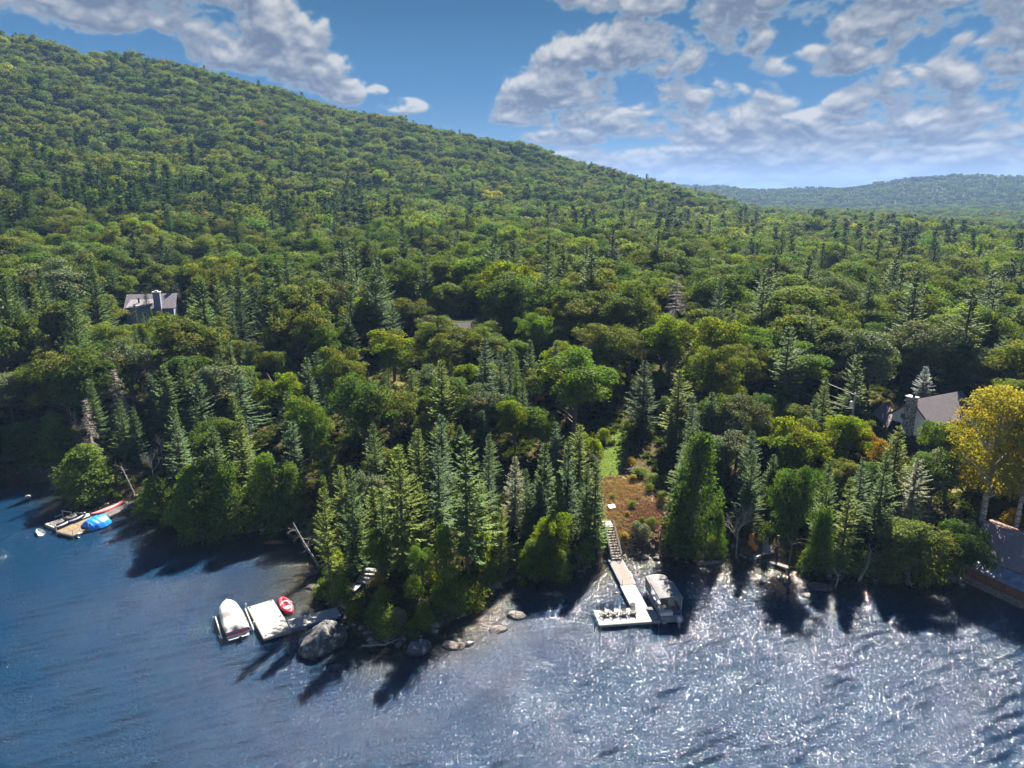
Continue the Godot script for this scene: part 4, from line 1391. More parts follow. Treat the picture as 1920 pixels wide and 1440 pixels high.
func pontoon_boat() -> void:
	var o := thing("pontoon_boat", "grey pontoon boat with two canvas tops moored right of the long dock", "boat", on_dock(8.32, 0, -3.4), DOCK_TURN - 1.0)
	# local: stern towards +z, bow towards -z, half width 1.25
	for s in [-1.0, 1.0]:
		var p := MB.new()
		p.tube([Vector3(s * 0.85, 0.18, 3.2), Vector3(s * 0.85, 0.18, -2.6), Vector3(s * 0.85, 0.24, -3.3), Vector3(s * 0.85, 0.42, -3.8)], [0.31, 0.31, 0.24, 0.05], 12)
		part("pontoon", p, M.steel, o)
	var d := MB.new()
	d.box(Vector3(0, 0.56, -0.05), Vector3(2.5, 0.10, 6.7))
	part("deck", d, M.grey_side, o)
	for s in [-1.0, 1.0]:
		var rail := MB.new()
		rail.box(Vector3(s * 1.19, 0.99, -0.3), Vector3(0.03, 0.52, 5.9))
		part("side_panel", rail, M.navy, o)
		var top := MB.new()
		top.tube([Vector3(s * 1.2, 1.29, 2.7), Vector3(s * 1.2, 1.29, -2.9), Vector3(s * 0.95, 1.29, -3.25)], [0.025, 0.025, 0.025], 6)
		top.tube([Vector3(s * 1.22, 0.70, 2.7), Vector3(s * 1.22, 0.70, -3.2)], [0.025, 0.025], 6)
		for q in 7: top.tube([Vector3(s * 1.215, 0.62, 2.65 - q * 0.93), Vector3(s * 1.215, 1.29, 2.65 - q * 0.93)], [0.02, 0.02], 5)
		part("rail", top, M.white, o)
	var front := MB.new()
	front.box(Vector3(0, 0.99, -3.27), Vector3(1.9, 0.52, 0.03))
	part("front_panel", front, M.navy, o)
	# canvas tops: rear bimini higher, front enclosure lower
	for t in [["canopy", 2.95, 2.62, -0.95, 1.34, 0.24], ["front_canopy", 2.38, -1.0, -3.35, 1.22, 0.22]]:
		var c := MB.new()
		var rows := []
		for i in 13:
			var f := i / 12.0
			var z: float = lerpf(t[2], t[3], f)
			var row := []
			for j in 15:
				var u := j / 7.0 - 1.0
				var sag: float = t[5] * pow(absf(u), 3.0) + 0.07 * pow(absf(f - 0.5) * 2.0, 2.0) - 0.018 * sin(f * PI * 3.0)
				row.append(Vector3(u * t[4], t[1] - sag, z))
			rows.append(row)
		c.sheet(rows)
		for s in [-1.0, 1.0]:       # valances
			c.box(Vector3(s * t[4], t[1] - t[5] - 0.11, (t[2] + t[3]) * 0.5), Vector3(0.025, 0.2, absf(t[2] - t[3])))
		c.box(Vector3(0, t[1] - 0.19, t[2] + 0.012), Vector3(t[4] * 1.94, 0.16, 0.02))
		part(t[0], c, M.canvas, o)
	var seam := MB.new()
	seam.box(Vector3(0, 2.945, 1.55), Vector3(1.5, 0.012, 0.03))
	seam.box(Vector3(0.0, 2.94, 2.1), Vector3(0.03, 0.012, 1.0))
	part("canopy_seam", seam, M.dark, o)
	# lower front enclosure cloth down the sides, with clear windows in the rear
	for s in [-1.0, 1.0]:
		var cl := MB.new()
		cl.box(Vector3(s * 1.2, 1.72, -2.1), Vector3(0.02, 0.86, 2.3))
		part("side_cloth", cl, M.canvas, o)
		var w := MB.new()
		w.box(Vector3(s * 1.24, 1.95, 0.8), Vector3(0.008, 1.28, 3.4))
		part("clear_curtain", w, M.pane, o)
	for s in [-1.0, 1.0]:
		for z in [2.55, 0.9, -0.9]:
			var post := MB.new()
			post.tube([Vector3(s * 1.22, 0.62, z), Vector3(s * 1.27, 2.72, z)], [0.022, 0.022], 6)
			part("canopy_post", post, M.white, o)
	var mid := MB.new()
	mid.tube([Vector3(0.25, 0.62, 2.6), Vector3(0.25, 2.8, 2.6)], [0.02, 0.02], 6)
	part("canopy_post", mid, M.dark, o)
	for b in [["bench", Vector3(-0.85, 0.80, 0.9), Vector3(0.62, 0.38, 2.6)], ["bench", Vector3(0.86, 0.80, -1.6), Vector3(0.6, 0.38, 2.6)], ["stern_bench", Vector3(-0.45, 0.80, 2.45), Vector3(1.4, 0.40, 0.55)], ["bench_back", Vector3(-1.08, 1.12, 0.9), Vector3(0.14, 0.36, 2.6)]]:
		var m := MB.new()
		m.box(b[1], b[2])
		part(b[0], m, M.seat, o)
	var con := MB.new()
	con.prism([Vector2(0.45, 0.3), Vector2(1.1, 0.3), Vector2(1.1, 0.9), Vector2(0.45, 0.9)], [0.6, 0.6, 0.6, 0.6], [1.62, 1.62, 1.40, 1.40])
	part("console", con, M.white, o)
	var wh := MB.new()
	for q in 12: wh.bar(Vector3(0.78 + cos(TAU * q / 12.0) * 0.19, 1.42 + sin(TAU * q / 12.0) * 0.19, 1.02), Vector3(0.78 + cos(TAU * (q + 1) / 12.0) * 0.19, 1.42 + sin(TAU * (q + 1) / 12.0) * 0.19, 1.02), 0.03, 0.03)
	part("steering_wheel", wh, M.dark, o)
	var gate := MB.new()
	gate.box(Vector3(0.72, 0.98, 2.72), Vector3(0.85, 0.62, 0.03))
	part("stern_gate", gate, M.navy, o)
	var swim := MB.new()
	swim.box(Vector3(0, 0.50, 3.5), Vector3(2.3, 0.05, 0.5))
	part("swim_platform", swim, M.grey_side, o)
	var lad := MB.new()
	lad.tube([Vector3(-0.95, 0.55, 3.7), Vector3(-0.95, 0.9, 3.8), Vector3(-0.55, 0.9, 3.8), Vector3(-0.55, 0.55, 3.7)], [0.02, 0.02, 0.02, 0.02], 5)
	part("boarding_ladder", lad, M.white, o)
	var mot := MB.new()
	var rows := []
	for q in [[0.62, 0.10, 0.16], [0.75, 0.19, 0.26], [1.0, 0.22, 0.33], [1.18, 0.20, 0.30], [1.26, 0.10, 0.16], [1.28, 0.01, 0.01]]:
		var row := []
		for j in 12: row.append(Vector3(0.55 + cos(TAU * j / 12.0) * q[1], q[0], 4.02 + sin(TAU * j / 12.0) * q[2]))
		rows.append(row)
	mot.sheet(rows, true)
	part("outboard_cowl", mot, M.white, o)
	var leg := MB.new()
	leg.box(Vector3(0.55, 0.25, 4.02), Vector3(0.14, 0.85, 0.3))
	leg.bar(Vector3(0.55, 0.62, 3.6), Vector3(0.55, 0.62, 4.0), 0.3, 0.2)
	part("outboard_leg", leg, M.grey_side, o)

func long_dock() -> void:
	rng.seed = 55
	var o := thing("dock", "pale plank dock with a long walkway and wide end, beside the pontoon boat", "dock", DOCK, DOCK_TURN)
	var mb := MB.new()
	boards(mb, 0.0, 6.85, -2.85, 0.0, 0.50, true)
	part("end_deck", mb, M.pale_deck, o, "stuff")
	mb = MB.new()
	boards(mb, 4.45, 6.2, -7.8, -2.88, 0.50, true)
	part("walkway_deck", mb, M.pale_deck, o, "stuff")
	mb = MB.new()
	boards(mb, 4.6, 6.35, -14.2, -7.84, 0.53, true)
	part("shore_deck", mb, M.pink_deck, o, "stuff")
	var fr := MB.new()
	fr.box(Vector3(3.42, 0.36, 0.025), Vector3(6.9, 0.26, 0.05))
	fr.box(Vector3(3.42, 0.36, -2.88), Vector3(6.9, 0.24, 0.05))
	part("end_fascia", fr, M.grey_side, o)
	fr = MB.new()
	fr.box(Vector3(-0.025, 0.36, -1.42), Vector3(0.05, 0.26, 2.85))
	part("side_fascia", fr, M.blue_side, o)
	fr = MB.new()
	fr.box(Vector3(6.875, 0.36, -1.42), Vector3(0.05, 0.26, 2.85))
	part("side_fascia", fr, M.blue_side, o)
	fr = MB.new()
	fr.box(Vector3(4.42, 0.34, -5.35), Vector3(0.05, 0.30, 4.9))
	fr.box(Vector3(6.23, 0.34, -5.35), Vector3(0.05, 0.30, 4.9))
	fr.box(Vector3(4.57, 0.36, -11.0), Vector3(0.05, 0.30, 6.3))
	fr.box(Vector3(6.38, 0.36, -11.0), Vector3(0.05, 0.30, 6.3))
	part("walkway_beam", fr, M.blue_side, o)
	for p in [[0.1, -0.1], [0.1, -2.75], [6.75, -0.1], [6.7, -2.7], [4.5, -7.8], [6.2, -7.8], [3.4, -0.1], [4.7, -13.6], [6.3, -13.6]]:
		var q := MB.new()
		q.tube([Vector3(p[0], -2.2, p[1]), Vector3(p[0], 0.30, p[1])], [0.05, 0.05], 8)
		part("pile", q, M.steel, o)
	for p in [[4.62, 0.62, -7.75], [6.12, 0.62, -7.75], [6.15, 0.62, -9.4], [6.6, 0.62, -0.2]]:
		var q := MB.new()
		q.box(Vector3(p[0], 0.545, p[2]), Vector3(0.22, 0.05, 0.06))
		q.box(Vector3(p[0], 0.60, p[2]), Vector3(0.07, 0.08, 0.05))
		part("cleat", q, M.dark, o)
	for p in [[4.62, -7.65], [2.95, -2.2]]:
		var q := MB.new()
		q.tube([Vector3(p[0], 0.5, p[1]), Vector3(p[0], 1.35, p[1])], [0.03, 0.03], 6)
		part("mooring_post", q, M.dark, o)
	for i in 3:
		var q := MB.new()
		q.ball(Vector3(-0.14, 0.32, -0.3 - i * 0.75), Vector3(0.12, 0.22, 0.12))
		part("fender", q, M.white if i != 1 else M.teal, o)
	adirondack_chair(on_dock(0.95, 0.52, -1.75), DOCK_TURN + 28.0, "grey slatted garden chair on the dock end, leftmost of four")
	adirondack_chair(on_dock(2.0, 0.52, -1.65), DOCK_TURN + 26.0, "grey slatted garden chair on the dock end, second of four from the left")
	adirondack_chair(on_dock(3.15, 0.52, -1.55), DOCK_TURN - 2.0, "grey slatted garden chair facing straight out, second of four from the boat")
	adirondack_chair(on_dock(4.2, 0.52, -1.60), DOCK_TURN - 9.0, "grey slatted garden chair on the dock end, nearest the pontoon boat")
	pontoon_boat()
	for l in [[[Vector3(6.6, 0.58, -0.25), Vector3(6.85, 0.50, -0.5), Vector3(7.15, 0.72, -0.9)], "short dark rope tying the pontoon boat's stern to the dock end"], [[Vector3(6.15, 0.60, -5.0), Vector3(6.6, 0.52, -5.3), Vector3(7.1, 0.74, -5.8)], "short dark rope tying the pontoon boat's bow to the walkway"]]:
		var pts := []
		for p in l[0]: pts.append(on_dock(p.x, p.y, p.z))
		var q := MB.new()
		q.tube(pts, [0.02, 0.02, 0.02], 5)
		single("mooring_line", q, M.dark, l[1], "rope", Vector3.ZERO, 0.0, "ropes of the pontoon boat")
	# the stairs up the bank
	var st := thing("wooden_stairs", "weathered wooden stairs with handrails climbing the bank behind the long dock", "stairs", Vector3(13.55, 0.55, -83.3), 6.0)
	var n := 13
	for i in n:
		var t := MB.new()
		t.box(Vector3(0, (i + 1) * 0.195, -i * 0.365 - 0.15), Vector3(1.15, 0.05, 0.28))
		part("step", t, M.deck, st)
	for s in [-1.0, 1.0]:
		var g := MB.new()
		g.bar(Vector3(s * 0.62, -0.1, 0.2), Vector3(s * 0.62, n * 0.195, -n * 0.365 + 0.15), 0.06, 0.28)
		part("stringer", g, M.old_deck, st)
		var hr := MB.new()
		hr.bar(Vector3(s * 0.64, 0.95, 0.05), Vector3(s * 0.64, n * 0.195 + 0.9, -n * 0.365), 0.06, 0.09)
		hr.bar(Vector3(s * 0.64, 0.55, 0.05), Vector3(s * 0.64, n * 0.195 + 0.5, -n * 0.365), 0.04, 0.07)
		for q in 5: hr.bar(Vector3(s * 0.66, q * 3 * 0.195 - 0.1, -q * 3 * 0.365), Vector3(s * 0.66, q * 3 * 0.195 + 0.98, -q * 3 * 0.365), 0.07, 0.07)
		part("handrail", hr, M.deck, st)
	var la := MB.new()
	boards(la, -0.62, 0.62, -n * 0.365 - 1.5, -n * 0.365 - 0.05, n * 0.195 + 0.02, true)
	part("landing", la, M.deck, st)
	for p in [[-0.55, -n * 0.365 - 1.4], [0.55, -n * 0.365 - 1.4], [-0.55, -n * 0.365 - 0.15], [0.55, -n * 0.365 - 0.15]]:
		var q := MB.new()
		q.box(Vector3(p[0], n * 0.195 - 0.9, p[1]), Vector3(0.09, 1.8, 0.09))
		part("post", q, M.old_deck, st)
	var slab := MB.new()
	slab.box(Vector3(0, 0.2, 0), Vector3(1.0, 0.12, 0.7), Basis(Vector3.RIGHT, 0.35))
	single("stone_slab", slab, M.white, "small white slab lying on the bank above the wooden stairs", "slab", ground(14.2, -93.4), 20.0)
	var bp := thing("brush_pile", "heap of grey cut branches beside the mown path", "brush pile", ground(18.9, -102.2) , 0.0)
	var tw := MB.new()
	for q in 70:
		var d := (rand_dir() * Vector3(1, 0.35, 1)).normalized()
		var c := rand_dir() * Vector3(0.9, 0.35, 0.6) + Vector3(0, 0.35, 0)
		tw.tube([c - d * 0.7, c + d * 0.7], [0.03, 0.012], 3, Color.WHITE, false)
	part("branches", tw, M.twig, bp, "stuff")

# ---------------------------------------------------------------- the left dock with covered motorboat, tube and boulder
func left_dock() -> void:
	rng.seed = 56
	var at := Vector3(-26.46, 0, -66.48)
	var turn := 33.2
	var o := thing("dock", "white plank float and walkway joined in an L beside the big boulder", "dock", at, turn)
	# local: near left corner is the origin, the float runs to -z
	var mb := MB.new()
	boards(mb, 0.0, 2.85, -7.15, 0.0, 0.50, true)
	part("float_deck", mb, M.pale_deck, o, "stuff")
	var fr := MB.new()
	fr.box(Vector3(1.42, 0.33, 0.03), Vector3(2.9, 0.3, 0.05))
	fr.box(Vector3(1.42, 0.33, -7.18), Vector3(2.9, 0.3, 0.05))
	fr.box(Vector3(-0.03, 0.33, -3.57), Vector3(0.05, 0.3, 7.15))
	fr.box(Vector3(2.88, 0.33, -3.57), Vector3(0.05, 0.3, 7.15))
	part("float_frame", fr, M.grey_side, o)
	for x in [0.7, 2.15]:
		var q := MB.new()
		q.tube([Vector3(x, 0.02, -0.4), Vector3(x, 0.02, -6.8)], [0.25, 0.25], 10)
		part("float_drum", q, M.dark, o)
	for p in [[0.2, -6.85], [2.6, -6.9], [2.65, -3.2], [0.25, -0.3]]:
		var q := MB.new()
		q.box(Vector3(p[0], 0.545, p[1]), Vector3(0.24, 0.05, 0.07))
		q.box(Vector3(p[0], 0.60, p[1]), Vector3(0.08, 0.08, 0.06))
		part("cleat", q, M.dark, o)
	# walkway towards the point
	var wb := Basis(Vector3.UP, deg_to_rad(-5.0))
	mb = MB.new()
	for i in 37:
		var k := rng.randf_range(0.88, 1.0)
		mb.box(Vector3(2.95, 0.51, -1.05) + wb * Vector3(0.08 + i * 0.15, 0, 0), Vector3(0.138, 0.035, 1.95), wb, Color(k, k, k))
	part("walkway_deck", mb, M.pale_deck, o, "stuff")
	fr = MB.new()
	for s in [-1.0, 1.0]: fr.box(Vector3(2.95, 0.36, -1.05) + wb * Vector3(2.8, 0, s * 1.0), Vector3(5.5, 0.24, 0.05), wb)
	part("walkway_beam", fr, M.blue_side, o)
	for p in [[5.6, -2.0], [5.6, -0.2]]:
		var q := MB.new()
		q.tube([Vector3(p[0], -2.0, p[1]), Vector3(p[0], 0.4, p[1])], [0.05, 0.05], 8)
		part("pile", q, M.steel, o)
	# mooring lines lying on the float
	for l in [[[0.95, -5.6], [1.5, -6.2], [2.5, -6.85]], [[1.6, -3.1], [2.2, -3.0], [2.75, -3.4]]]:
		var pts := []
		var rad := []
		for p in l:
			pts.append(Vector3(p[0], 0.535, p[1]))
			rad.append(0.018)
		var q := MB.new()
		q.tube(pts, rad, 5)
		var h := single("mooring_line", q, M.grey_side, "thin grey rope lying at the far end of the white float" if l[0][1] < -5.0 else "thin grey rope lying at the middle of the white float", "rope", at, turn, "ropes on the white float")
	covered_boat()
	towable()
	# the boulder
	rock("boulder", Vector3(-20.4, 0.45, -66.1), Vector3(5.5, 5.2, 4.8), 17, M.rock, "huge grey lichen-spotted boulder standing in the water beside the white walkway", 10.0, Vector2(0.42, 0.02))

func covered_boat() -> void:
	var o := thing("motorboat", "white motorboat under a fitted cover, crimson stripe across its stern", "boat", Vector3(-31.2, 0, -70.1), 31.0)
	# local: bow at -z; half length 3.2
	var hull := MB.new()
	var rows := []
	var stations := [[3.15, 1.16, 0.0], [2.2, 1.22, 0.0], [1.0, 1.24, 0.0], [-0.4, 1.18, 0.02], [-1.6, 1.04, 0.08], [-2.3, 0.92, 0.16], [-2.85, 0.66, 0.23], [-3.15, 0.38, 0.28], [-3.28, 0.06, 0.30]]
	for s in stations:
		var row := []
		for u in [-1.0, -0.97, -0.80, -0.4, 0.0, 0.4, 0.80, 0.97, 1.0]:
			var au := absf(u)
			var y: float = 0.98 + s[2] * 0.5 if au > 0.99 else 0.62 + s[2] if au > 0.9 else 0.36 + s[2] if au > 0.7 else 0.14 + s[2] * 1.5 if au > 0.2 else 0.02 + s[2] * 1.8
			row.append(Vector3(u * s[1], y, s[0]))
		rows.append(row)
	hull.sheet(rows)
	hull.prism([Vector2(-1.16, 3.15), Vector2(-1.16, 3.2), Vector2(1.16, 3.2), Vector2(1.16, 3.15)], [0.1, 0.1, 0.1, 0.1], [0.5, 0.5, 0.5, 0.5])
	part("hull", hull, M.white, o)
	var st := MB.new()
	st.box(Vector3(0, 0.66, 3.205), Vector3(2.34, 0.26, 0.05))
	part("stern_stripe", st, M.crimson, o)
	var st2 := MB.new()
	st2.box(Vector3(0, 0.86, 3.195), Vector3(2.34, 0.13, 0.05))
	part("transom_cap", st2, M.grey_side, o)
	var plat := MB.new()
	plat.box(Vector3(0, 0.30, 3.45), Vector3(2.1, 0.07, 0.55))
	part("swim_platform", plat, M.white, o)
	var cov := MB.new()
	rows = []
	for i in 26:
		var f := i / 25.0
		var z := lerpf(3.22, -3.30, f)
		var hw := 1.26
		for q in stations.size() - 1:
			if z <= stations[q][0] and z >= stations[q + 1][0]:
				hw = lerpf(stations[q][1], stations[q + 1][1], (stations[q][0] - z) / (stations[q][0] - stations[q + 1][0])) + 0.035
		if z < -3.28: hw = 0.04
		var crown := 0.30 + 0.34 * exp(-pow((z + 0.2) / 0.75, 2.0)) - 0.15 * exp(-pow((z - 1.5) / 0.7, 2.0)) - 0.10 * smoothstep(-1.5, -3.2, z) + 0.12 * exp(-pow((z - 2.7) / 0.4, 2.0))
		if i == 0: crown = 0.02
		var row := []
		for j in 17:
			var u := j / 8.0 - 1.0
			var y := 0.97 + maxf(0.0, -z - 1.2) * 0.07 + crown * (1.0 - pow(absf(u), 2.2)) - (0.16 if absf(u) > 0.99 else 0.0) + 0.035 * sin(z * 5.0 + absf(u) * 4.0) * (1.0 - u * u) + 0.05 * exp(-pow(u * 5.0, 2.0))
			row.append(Vector3(u * hw * (1.0 if absf(u) < 0.99 else 1.01), y, z))
		rows.append(row)
	cov.sheet(rows)
	part("cover", cov, M.cover, o)
	for s in [[1.19, 1.0], [1.22, 1.9], [-1.2, -0.8]]:
		var c := MB.new()
		c.box(Vector3(s[0], 1.06, s[1]), Vector3(0.30, 0.05, 0.06))
		part("cover_strap", c, M.dark, o)
	var drive := MB.new()
	drive.box(Vector3(0.1, 0.2, 3.85), Vector3(0.22, 0.8, 0.35))
	part("stern_drive", drive, M.dark, o)
	# the lift it hangs in
	var l := thing("boat_lift", "galvanised boat lift frame and guide posts holding the covered white motorboat", "boat lift", Vector3(-31.2, 0, -70.1), 31.0)
	for s in [-1.0, 1.0]:
		var g := MB.new()
		g.tube([Vector3(s * 1.62, 0.35, 3.1), Vector3(s * 1.60, 0.62, -1.2)], [0.07, 0.07], 8)
		part("guide_rail", g, M.steel, l)
		for z in [-1.6, 2.6]:
			var p := MB.new()
			p.box(Vector3(s * 1.78, -0.4, z), Vector3(0.12, 2.9 if s > 0 else 1.7, 0.12))
			part("post", p, M.steel, l)
		var b := MB.new()
		b.box(Vector3(s * 1.78, -0.25, 0.5), Vector3(0.12, 0.16, 4.4))
		part("side_beam", b, M.steel, l)
	for z in [-1.2, 2.2]:
		var b := MB.new()
		b.box(Vector3(0, -0.12, z), Vector3(3.5, 0.14, 0.14))
		part("cross_beam", b, M.steel, l)

func ring_strip(mb: MB, a0: float, a1: float, rx: float, rz: float, y: float, w: float, h: float, n := 14) -> void:
	for q in n:
		var t0 := lerpf(a0, a1, q / float(n))
		var t1 := lerpf(a0, a1, (q + 1.0) / n)
		mb.bar(Vector3(cos(t0) * rx, y, sin(t0) * rz), Vector3(cos(t1) * rx, y, sin(t1) * rz), w, h)

func towable() -> void:
	var o := thing("inflatable_tube", "red inflatable towing tube with a white and teal seat, beside the white float", "inflatable", Vector3(-26.2, 0.0, -73.2), 33.0)
	var mb := MB.new()
	var rows := []
	for i in 33:
		var a := TAU * i / 32.0
		var row := []
		var c := Vector3(cos(a) * 0.42, 0.26, sin(a) * 1.62)
		var outv := Vector3(cos(a), 0, sin(a)).normalized()
		for j in 10:
			var b := TAU * j / 10.0
			row.append(c + outv * cos(b) * 0.29 + Vector3.UP * sin(b) * 0.26)
		rows.append(row)
	mb.sheet(rows, true)
	part("rim", mb, M.red_vinyl, o)
	mb = MB.new()
	mb.ball(Vector3(0, 0.20, 0), Vector3(0.62, 0.14, 1.30), Color.WHITE, 18, 8)
	part("floor", mb, M.red_vinyl, o)
	mb = MB.new()
	ring_strip(mb, -2.9, 0.4, 0.42, 0.62, 0.44, 0.14, 0.16)
	part("seat_ring", mb, M.white, o)
	mb = MB.new()
	mb.ball(Vector3(0.02, 0.34, 0.72), Vector3(0.42, 0.17, 0.40))
	part("seat_pad", mb, M.teal, o)
	mb = MB.new()
	ring_strip(mb, -0.2, PI + 0.2, 0.44, 0.52, 0.48, 0.10, 0.10)
	for q in mb.v.size(): mb.v[q] += Vector3(0, 0, 0.68)
	part("seat_back", mb, M.white, o)
	for p in [[-0.2, 0.2], [0.18, 0.42], [0.16, 1.0], [-0.14, 0.9]]:
		mb = MB.new()
		mb.box(Vector3(p[0], 0.50, p[1]), Vector3(0.16, 0.05, 0.16), Basis(Vector3.UP, p[0] * 5.0))
		part("seat_print", mb, M.dark, o)
	for s in [-1.0, 1.0]:
		mb = MB.new()
		mb.tube([Vector3(s * 0.5, 0.56, -0.1), Vector3(s * 0.62, 0.66, 0.05), Vector3(s * 0.66, 0.57, 0.25)], [0.03, 0.03, 0.03], 6)
		part("handle", mb, M.white, o)

# ---------------------------------------------------------------- the far left jetty
func far_jetty() -> void:
	rng.seed = 57
	var at := Vector3(-59.4, 0, -100.4)
	var turn := -22.7
	var o := thing("jetty", "grey plank gangway and tan end platform on the far left shore", "jetty", at, turn)
	var mb := MB.new()
	boards(mb, -0.1, 1.5, -1.6, 4.6, 0.55, true, 0.2, 0.7)
	part("gangway_deck", mb, M.old_deck, o, "stuff")
	mb = MB.new()
	boards(mb, -1.1, 2.3, 7.4, 9.9, 0.50, true, 0.18, 0.75)
	boards(mb, -0.9, 0.4, 4.7, 7.38, 0.50, true, 0.18, 0.75)
	part("end_deck", mb, M.tan_deck, o, "stuff")
	var fr := MB.new()
	fr.box(Vector3(0.6, 0.34, 9.94), Vector3(3.45, 0.28, 0.06))
	fr.box(Vector3(2.34, 0.34, 8.65), Vector3(0.06, 0.28, 2.5))
	fr.box(Vector3(-1.14, 0.34, 8.65), Vector3(0.06, 0.28, 2.5))
	fr.box(Vector3(1.53, 0.40, 1.5), Vector3(0.06, 0.24, 6.2))
	part("fascia", fr, M.grey_side, o)
	for p in [[-1.1, 9.9], [2.3, 9.9], [2.3, 7.5], [-0.9, 4.8], [1.5, 0.4], [1.5, 3.8]]:
		var q := MB.new()
		q.tube([Vector3(p[0], -2.4, p[1]), Vector3(p[0], 1.35 if p[1] > 4.0 else 0.9, p[1])], [0.05, 0.05], 8)
		part("pile", q, M.white if p[1] > 7.0 else M.old_deck, o)
	var lad := MB.new()
	for x in [2.5, 2.95]:
		lad.tube([Vector3(x, 1.1, 8.9 ), Vector3(x, 0.6, 9.3), Vector3(x, -0.8, 9.6)], [0.03, 0.03, 0.03], 6)
	for y in [0.35, 0.05]: lad.bar(Vector3(2.5, y, 9.42), Vector3(2.95, y, 9.42), 0.12, 0.04)
	lad.box(Vector3(2.72, 0.62, 9.2), Vector3(0.5, 0.05, 0.5))
	part("swim_ladder", lad, M.white, o)
	# covered boat under the blue tarp
	var t := thing("tarp", "bright blue tarpaulin draped over a boat beside the far left jetty", "tarp", at, turn)
	mb = MB.new()
	var rows := []
	for i in 19:
		var f := i / 18.0
		var row := []
		for j in 15:
			var u := j / 7.0 - 1.0
			var hw := 1.55 * (0.72 + 0.34 * sin(f * PI * 0.9 + 0.35))
			var y := 0.48 + 0.95 * (1.0 - pow(absf(u), 2.0)) * (0.75 + 0.3 * sin(f * 3.0)) + 0.06 * sin(f * 26.0 + u * 3.0) * (1.0 - absf(u) * 0.5) - (0.30 if absf(u) > 0.99 else 0.0)
			if i == 0 or i == 18: y = minf(y, 0.45)
			row.append(Vector3(1.72 + u * hw, y, 4.35 + f * 3.2))
		rows.append(row)
	mb.sheet(rows)
	part("sheet", mb, M.tarp, t)
	var b := MB.new()
	rows = []
	for s in [[4.5, 0.85], [5.5, 1.0], [6.8, 0.95], [7.5, 0.6], [7.9, 0.1]]:
		var row := []
		for u in [-1.0, -0.8, 0.0, 0.8, 1.0]: row.append(Vector3(1.72 + u * s[1], 0.52 if absf(u) > 0.9 else 0.05 if absf(u) > 0.5 else -0.1, s[0]))
		rows.append(row)
	b.sheet(rows)
	single("rowing_boat", b, M.canoe, "reddish hull just showing under the blue tarpaulin", "boat", at, turn)
	# red canoe upside down along the gangway
	var c := thing("canoe", "faded red canoe lying upside down along the grey gangway", "canoe", at + Vector3(0, 0, 0), turn)
	mb = MB.new()
	rows = []
	for i in 17:
		var f := i / 16.0
		var hw := 0.46 * pow(sin(PI * clampf(f, 0.02, 0.98)), 0.7)
		var row := []
		for j in 11:
			var a := PI * j / 10.0
			row.append(Vector3(-0.78 - 0.02 * i + cos(a) * hw, 0.42 + sin(a) * 0.42 * (0.75 + 0.25 * sin(PI * f)) + 0.18 * pow(absf(f - 0.5) * 2.0, 3.0), -0.5 + f * 5.0))
		rows.append(row)
	mb.sheet(rows)
	part("hull", mb, M.canoe, c)
	mb = MB.new()
	mb.tube([Vector3(-0.78, 0.86, 0.1), Vector3(-0.95, 0.88, 2.0), Vector3(-1.1, 0.86, 4.2)], [0.02, 0.025, 0.02], 5)
	part("keel", mb, M.dark, c)
	# drive-on mat with two water scooters
	var lf := thing("floating_mat", "grey floating drive-on platform moored left of the tan jetty end", "platform", at, turn)
	mb = MB.new()
	mb.prism([Vector2(-5.0, 8.9), Vector2(-1.9, 9.3), Vector2(-1.5, 4.4), Vector2(-2.3, 3.9), Vector2(-4.4, 5.0)], [0.0, 0.0, 0.0, 0.0, 0.0], [0.42, 0.42, 0.42, 0.42, 0.42])
	part("float", mb, M.grey_side, lf)
	mb = MB.new()
	for i in 8:
		mb.box(Vector3(-3.2, 0.445, 4.9 + i * 0.52), Vector3(2.5, 0.05, 0.44))
	part("float_cells", mb, M.old_deck, lf)
	for s in [[-2.0, 8.1, 10.0, "dark water scooter with white front, nearest the open lake"], [-1.9, 6.2, 6.0, "dark water scooter behind the other, nearer the blue tarpaulin"]]:
		var k := thing("water_scooter", s[3], "water scooter", at + Vector3(s[0], 0.45, s[1]).rotated(Vector3.UP, deg_to_rad(turn)), turn + s[2], "water scooters at the far jetty")
		mb = MB.new()
		rows = []
		for i in 13:
			var f := i / 12.0
			var hw := 0.52 * pow(sin(PI * clampf(f * 0.9 + 0.1, 0.03, 0.97)), 0.5)
			var row := []
			for j in 13:
				var a := TAU * j / 13.0
				row.append(Vector3(cos(a) * hw, 0.25 + sin(a) * (0.27 if sin(a) > 0 else 0.22) + 0.25 * maxf(0.0, f - 0.55), 1.4 - f * 2.9))
			rows.append(row)
		mb.sheet(rows, true)
		part("hull", mb, M.navy, k)
		mb = MB.new()
		mb.ball(Vector3(0, 0.50, -1.15), Vector3(0.26, 0.10, 0.28))
		part("nose_panel", mb, M.white, k)
		mb = MB.new()
		mb.ball(Vector3(0, 0.62, 0.45), Vector3(0.22, 0.22, 0.85))
		part("seat", mb, M.dark, k)
		mb = MB.new()
		mb.prism([Vector2(-0.32, -1.2), Vector2(-0.26, -0.25), Vector2(0.26, -0.25), Vector2(0.32, -1.2)], [0.4, 0.4, 0.4, 0.4], [0.62, 0.95, 0.95, 0.62])
		part("hood", mb, M.dark, k)
		mb = MB.new()
		mb.tube([Vector3(-0.42, 1.05, -0.30), Vector3(0, 1.0, -0.42), Vector3(0.42, 1.05, -0.30)], [0.04, 0.04, 0.04], 6)
		mb.bar(Vector3(0, 0.7, -0.45), Vector3(0, 1.0, -0.42), 0.1, 0.1)
		part("handlebar", mb, M.dark, k)
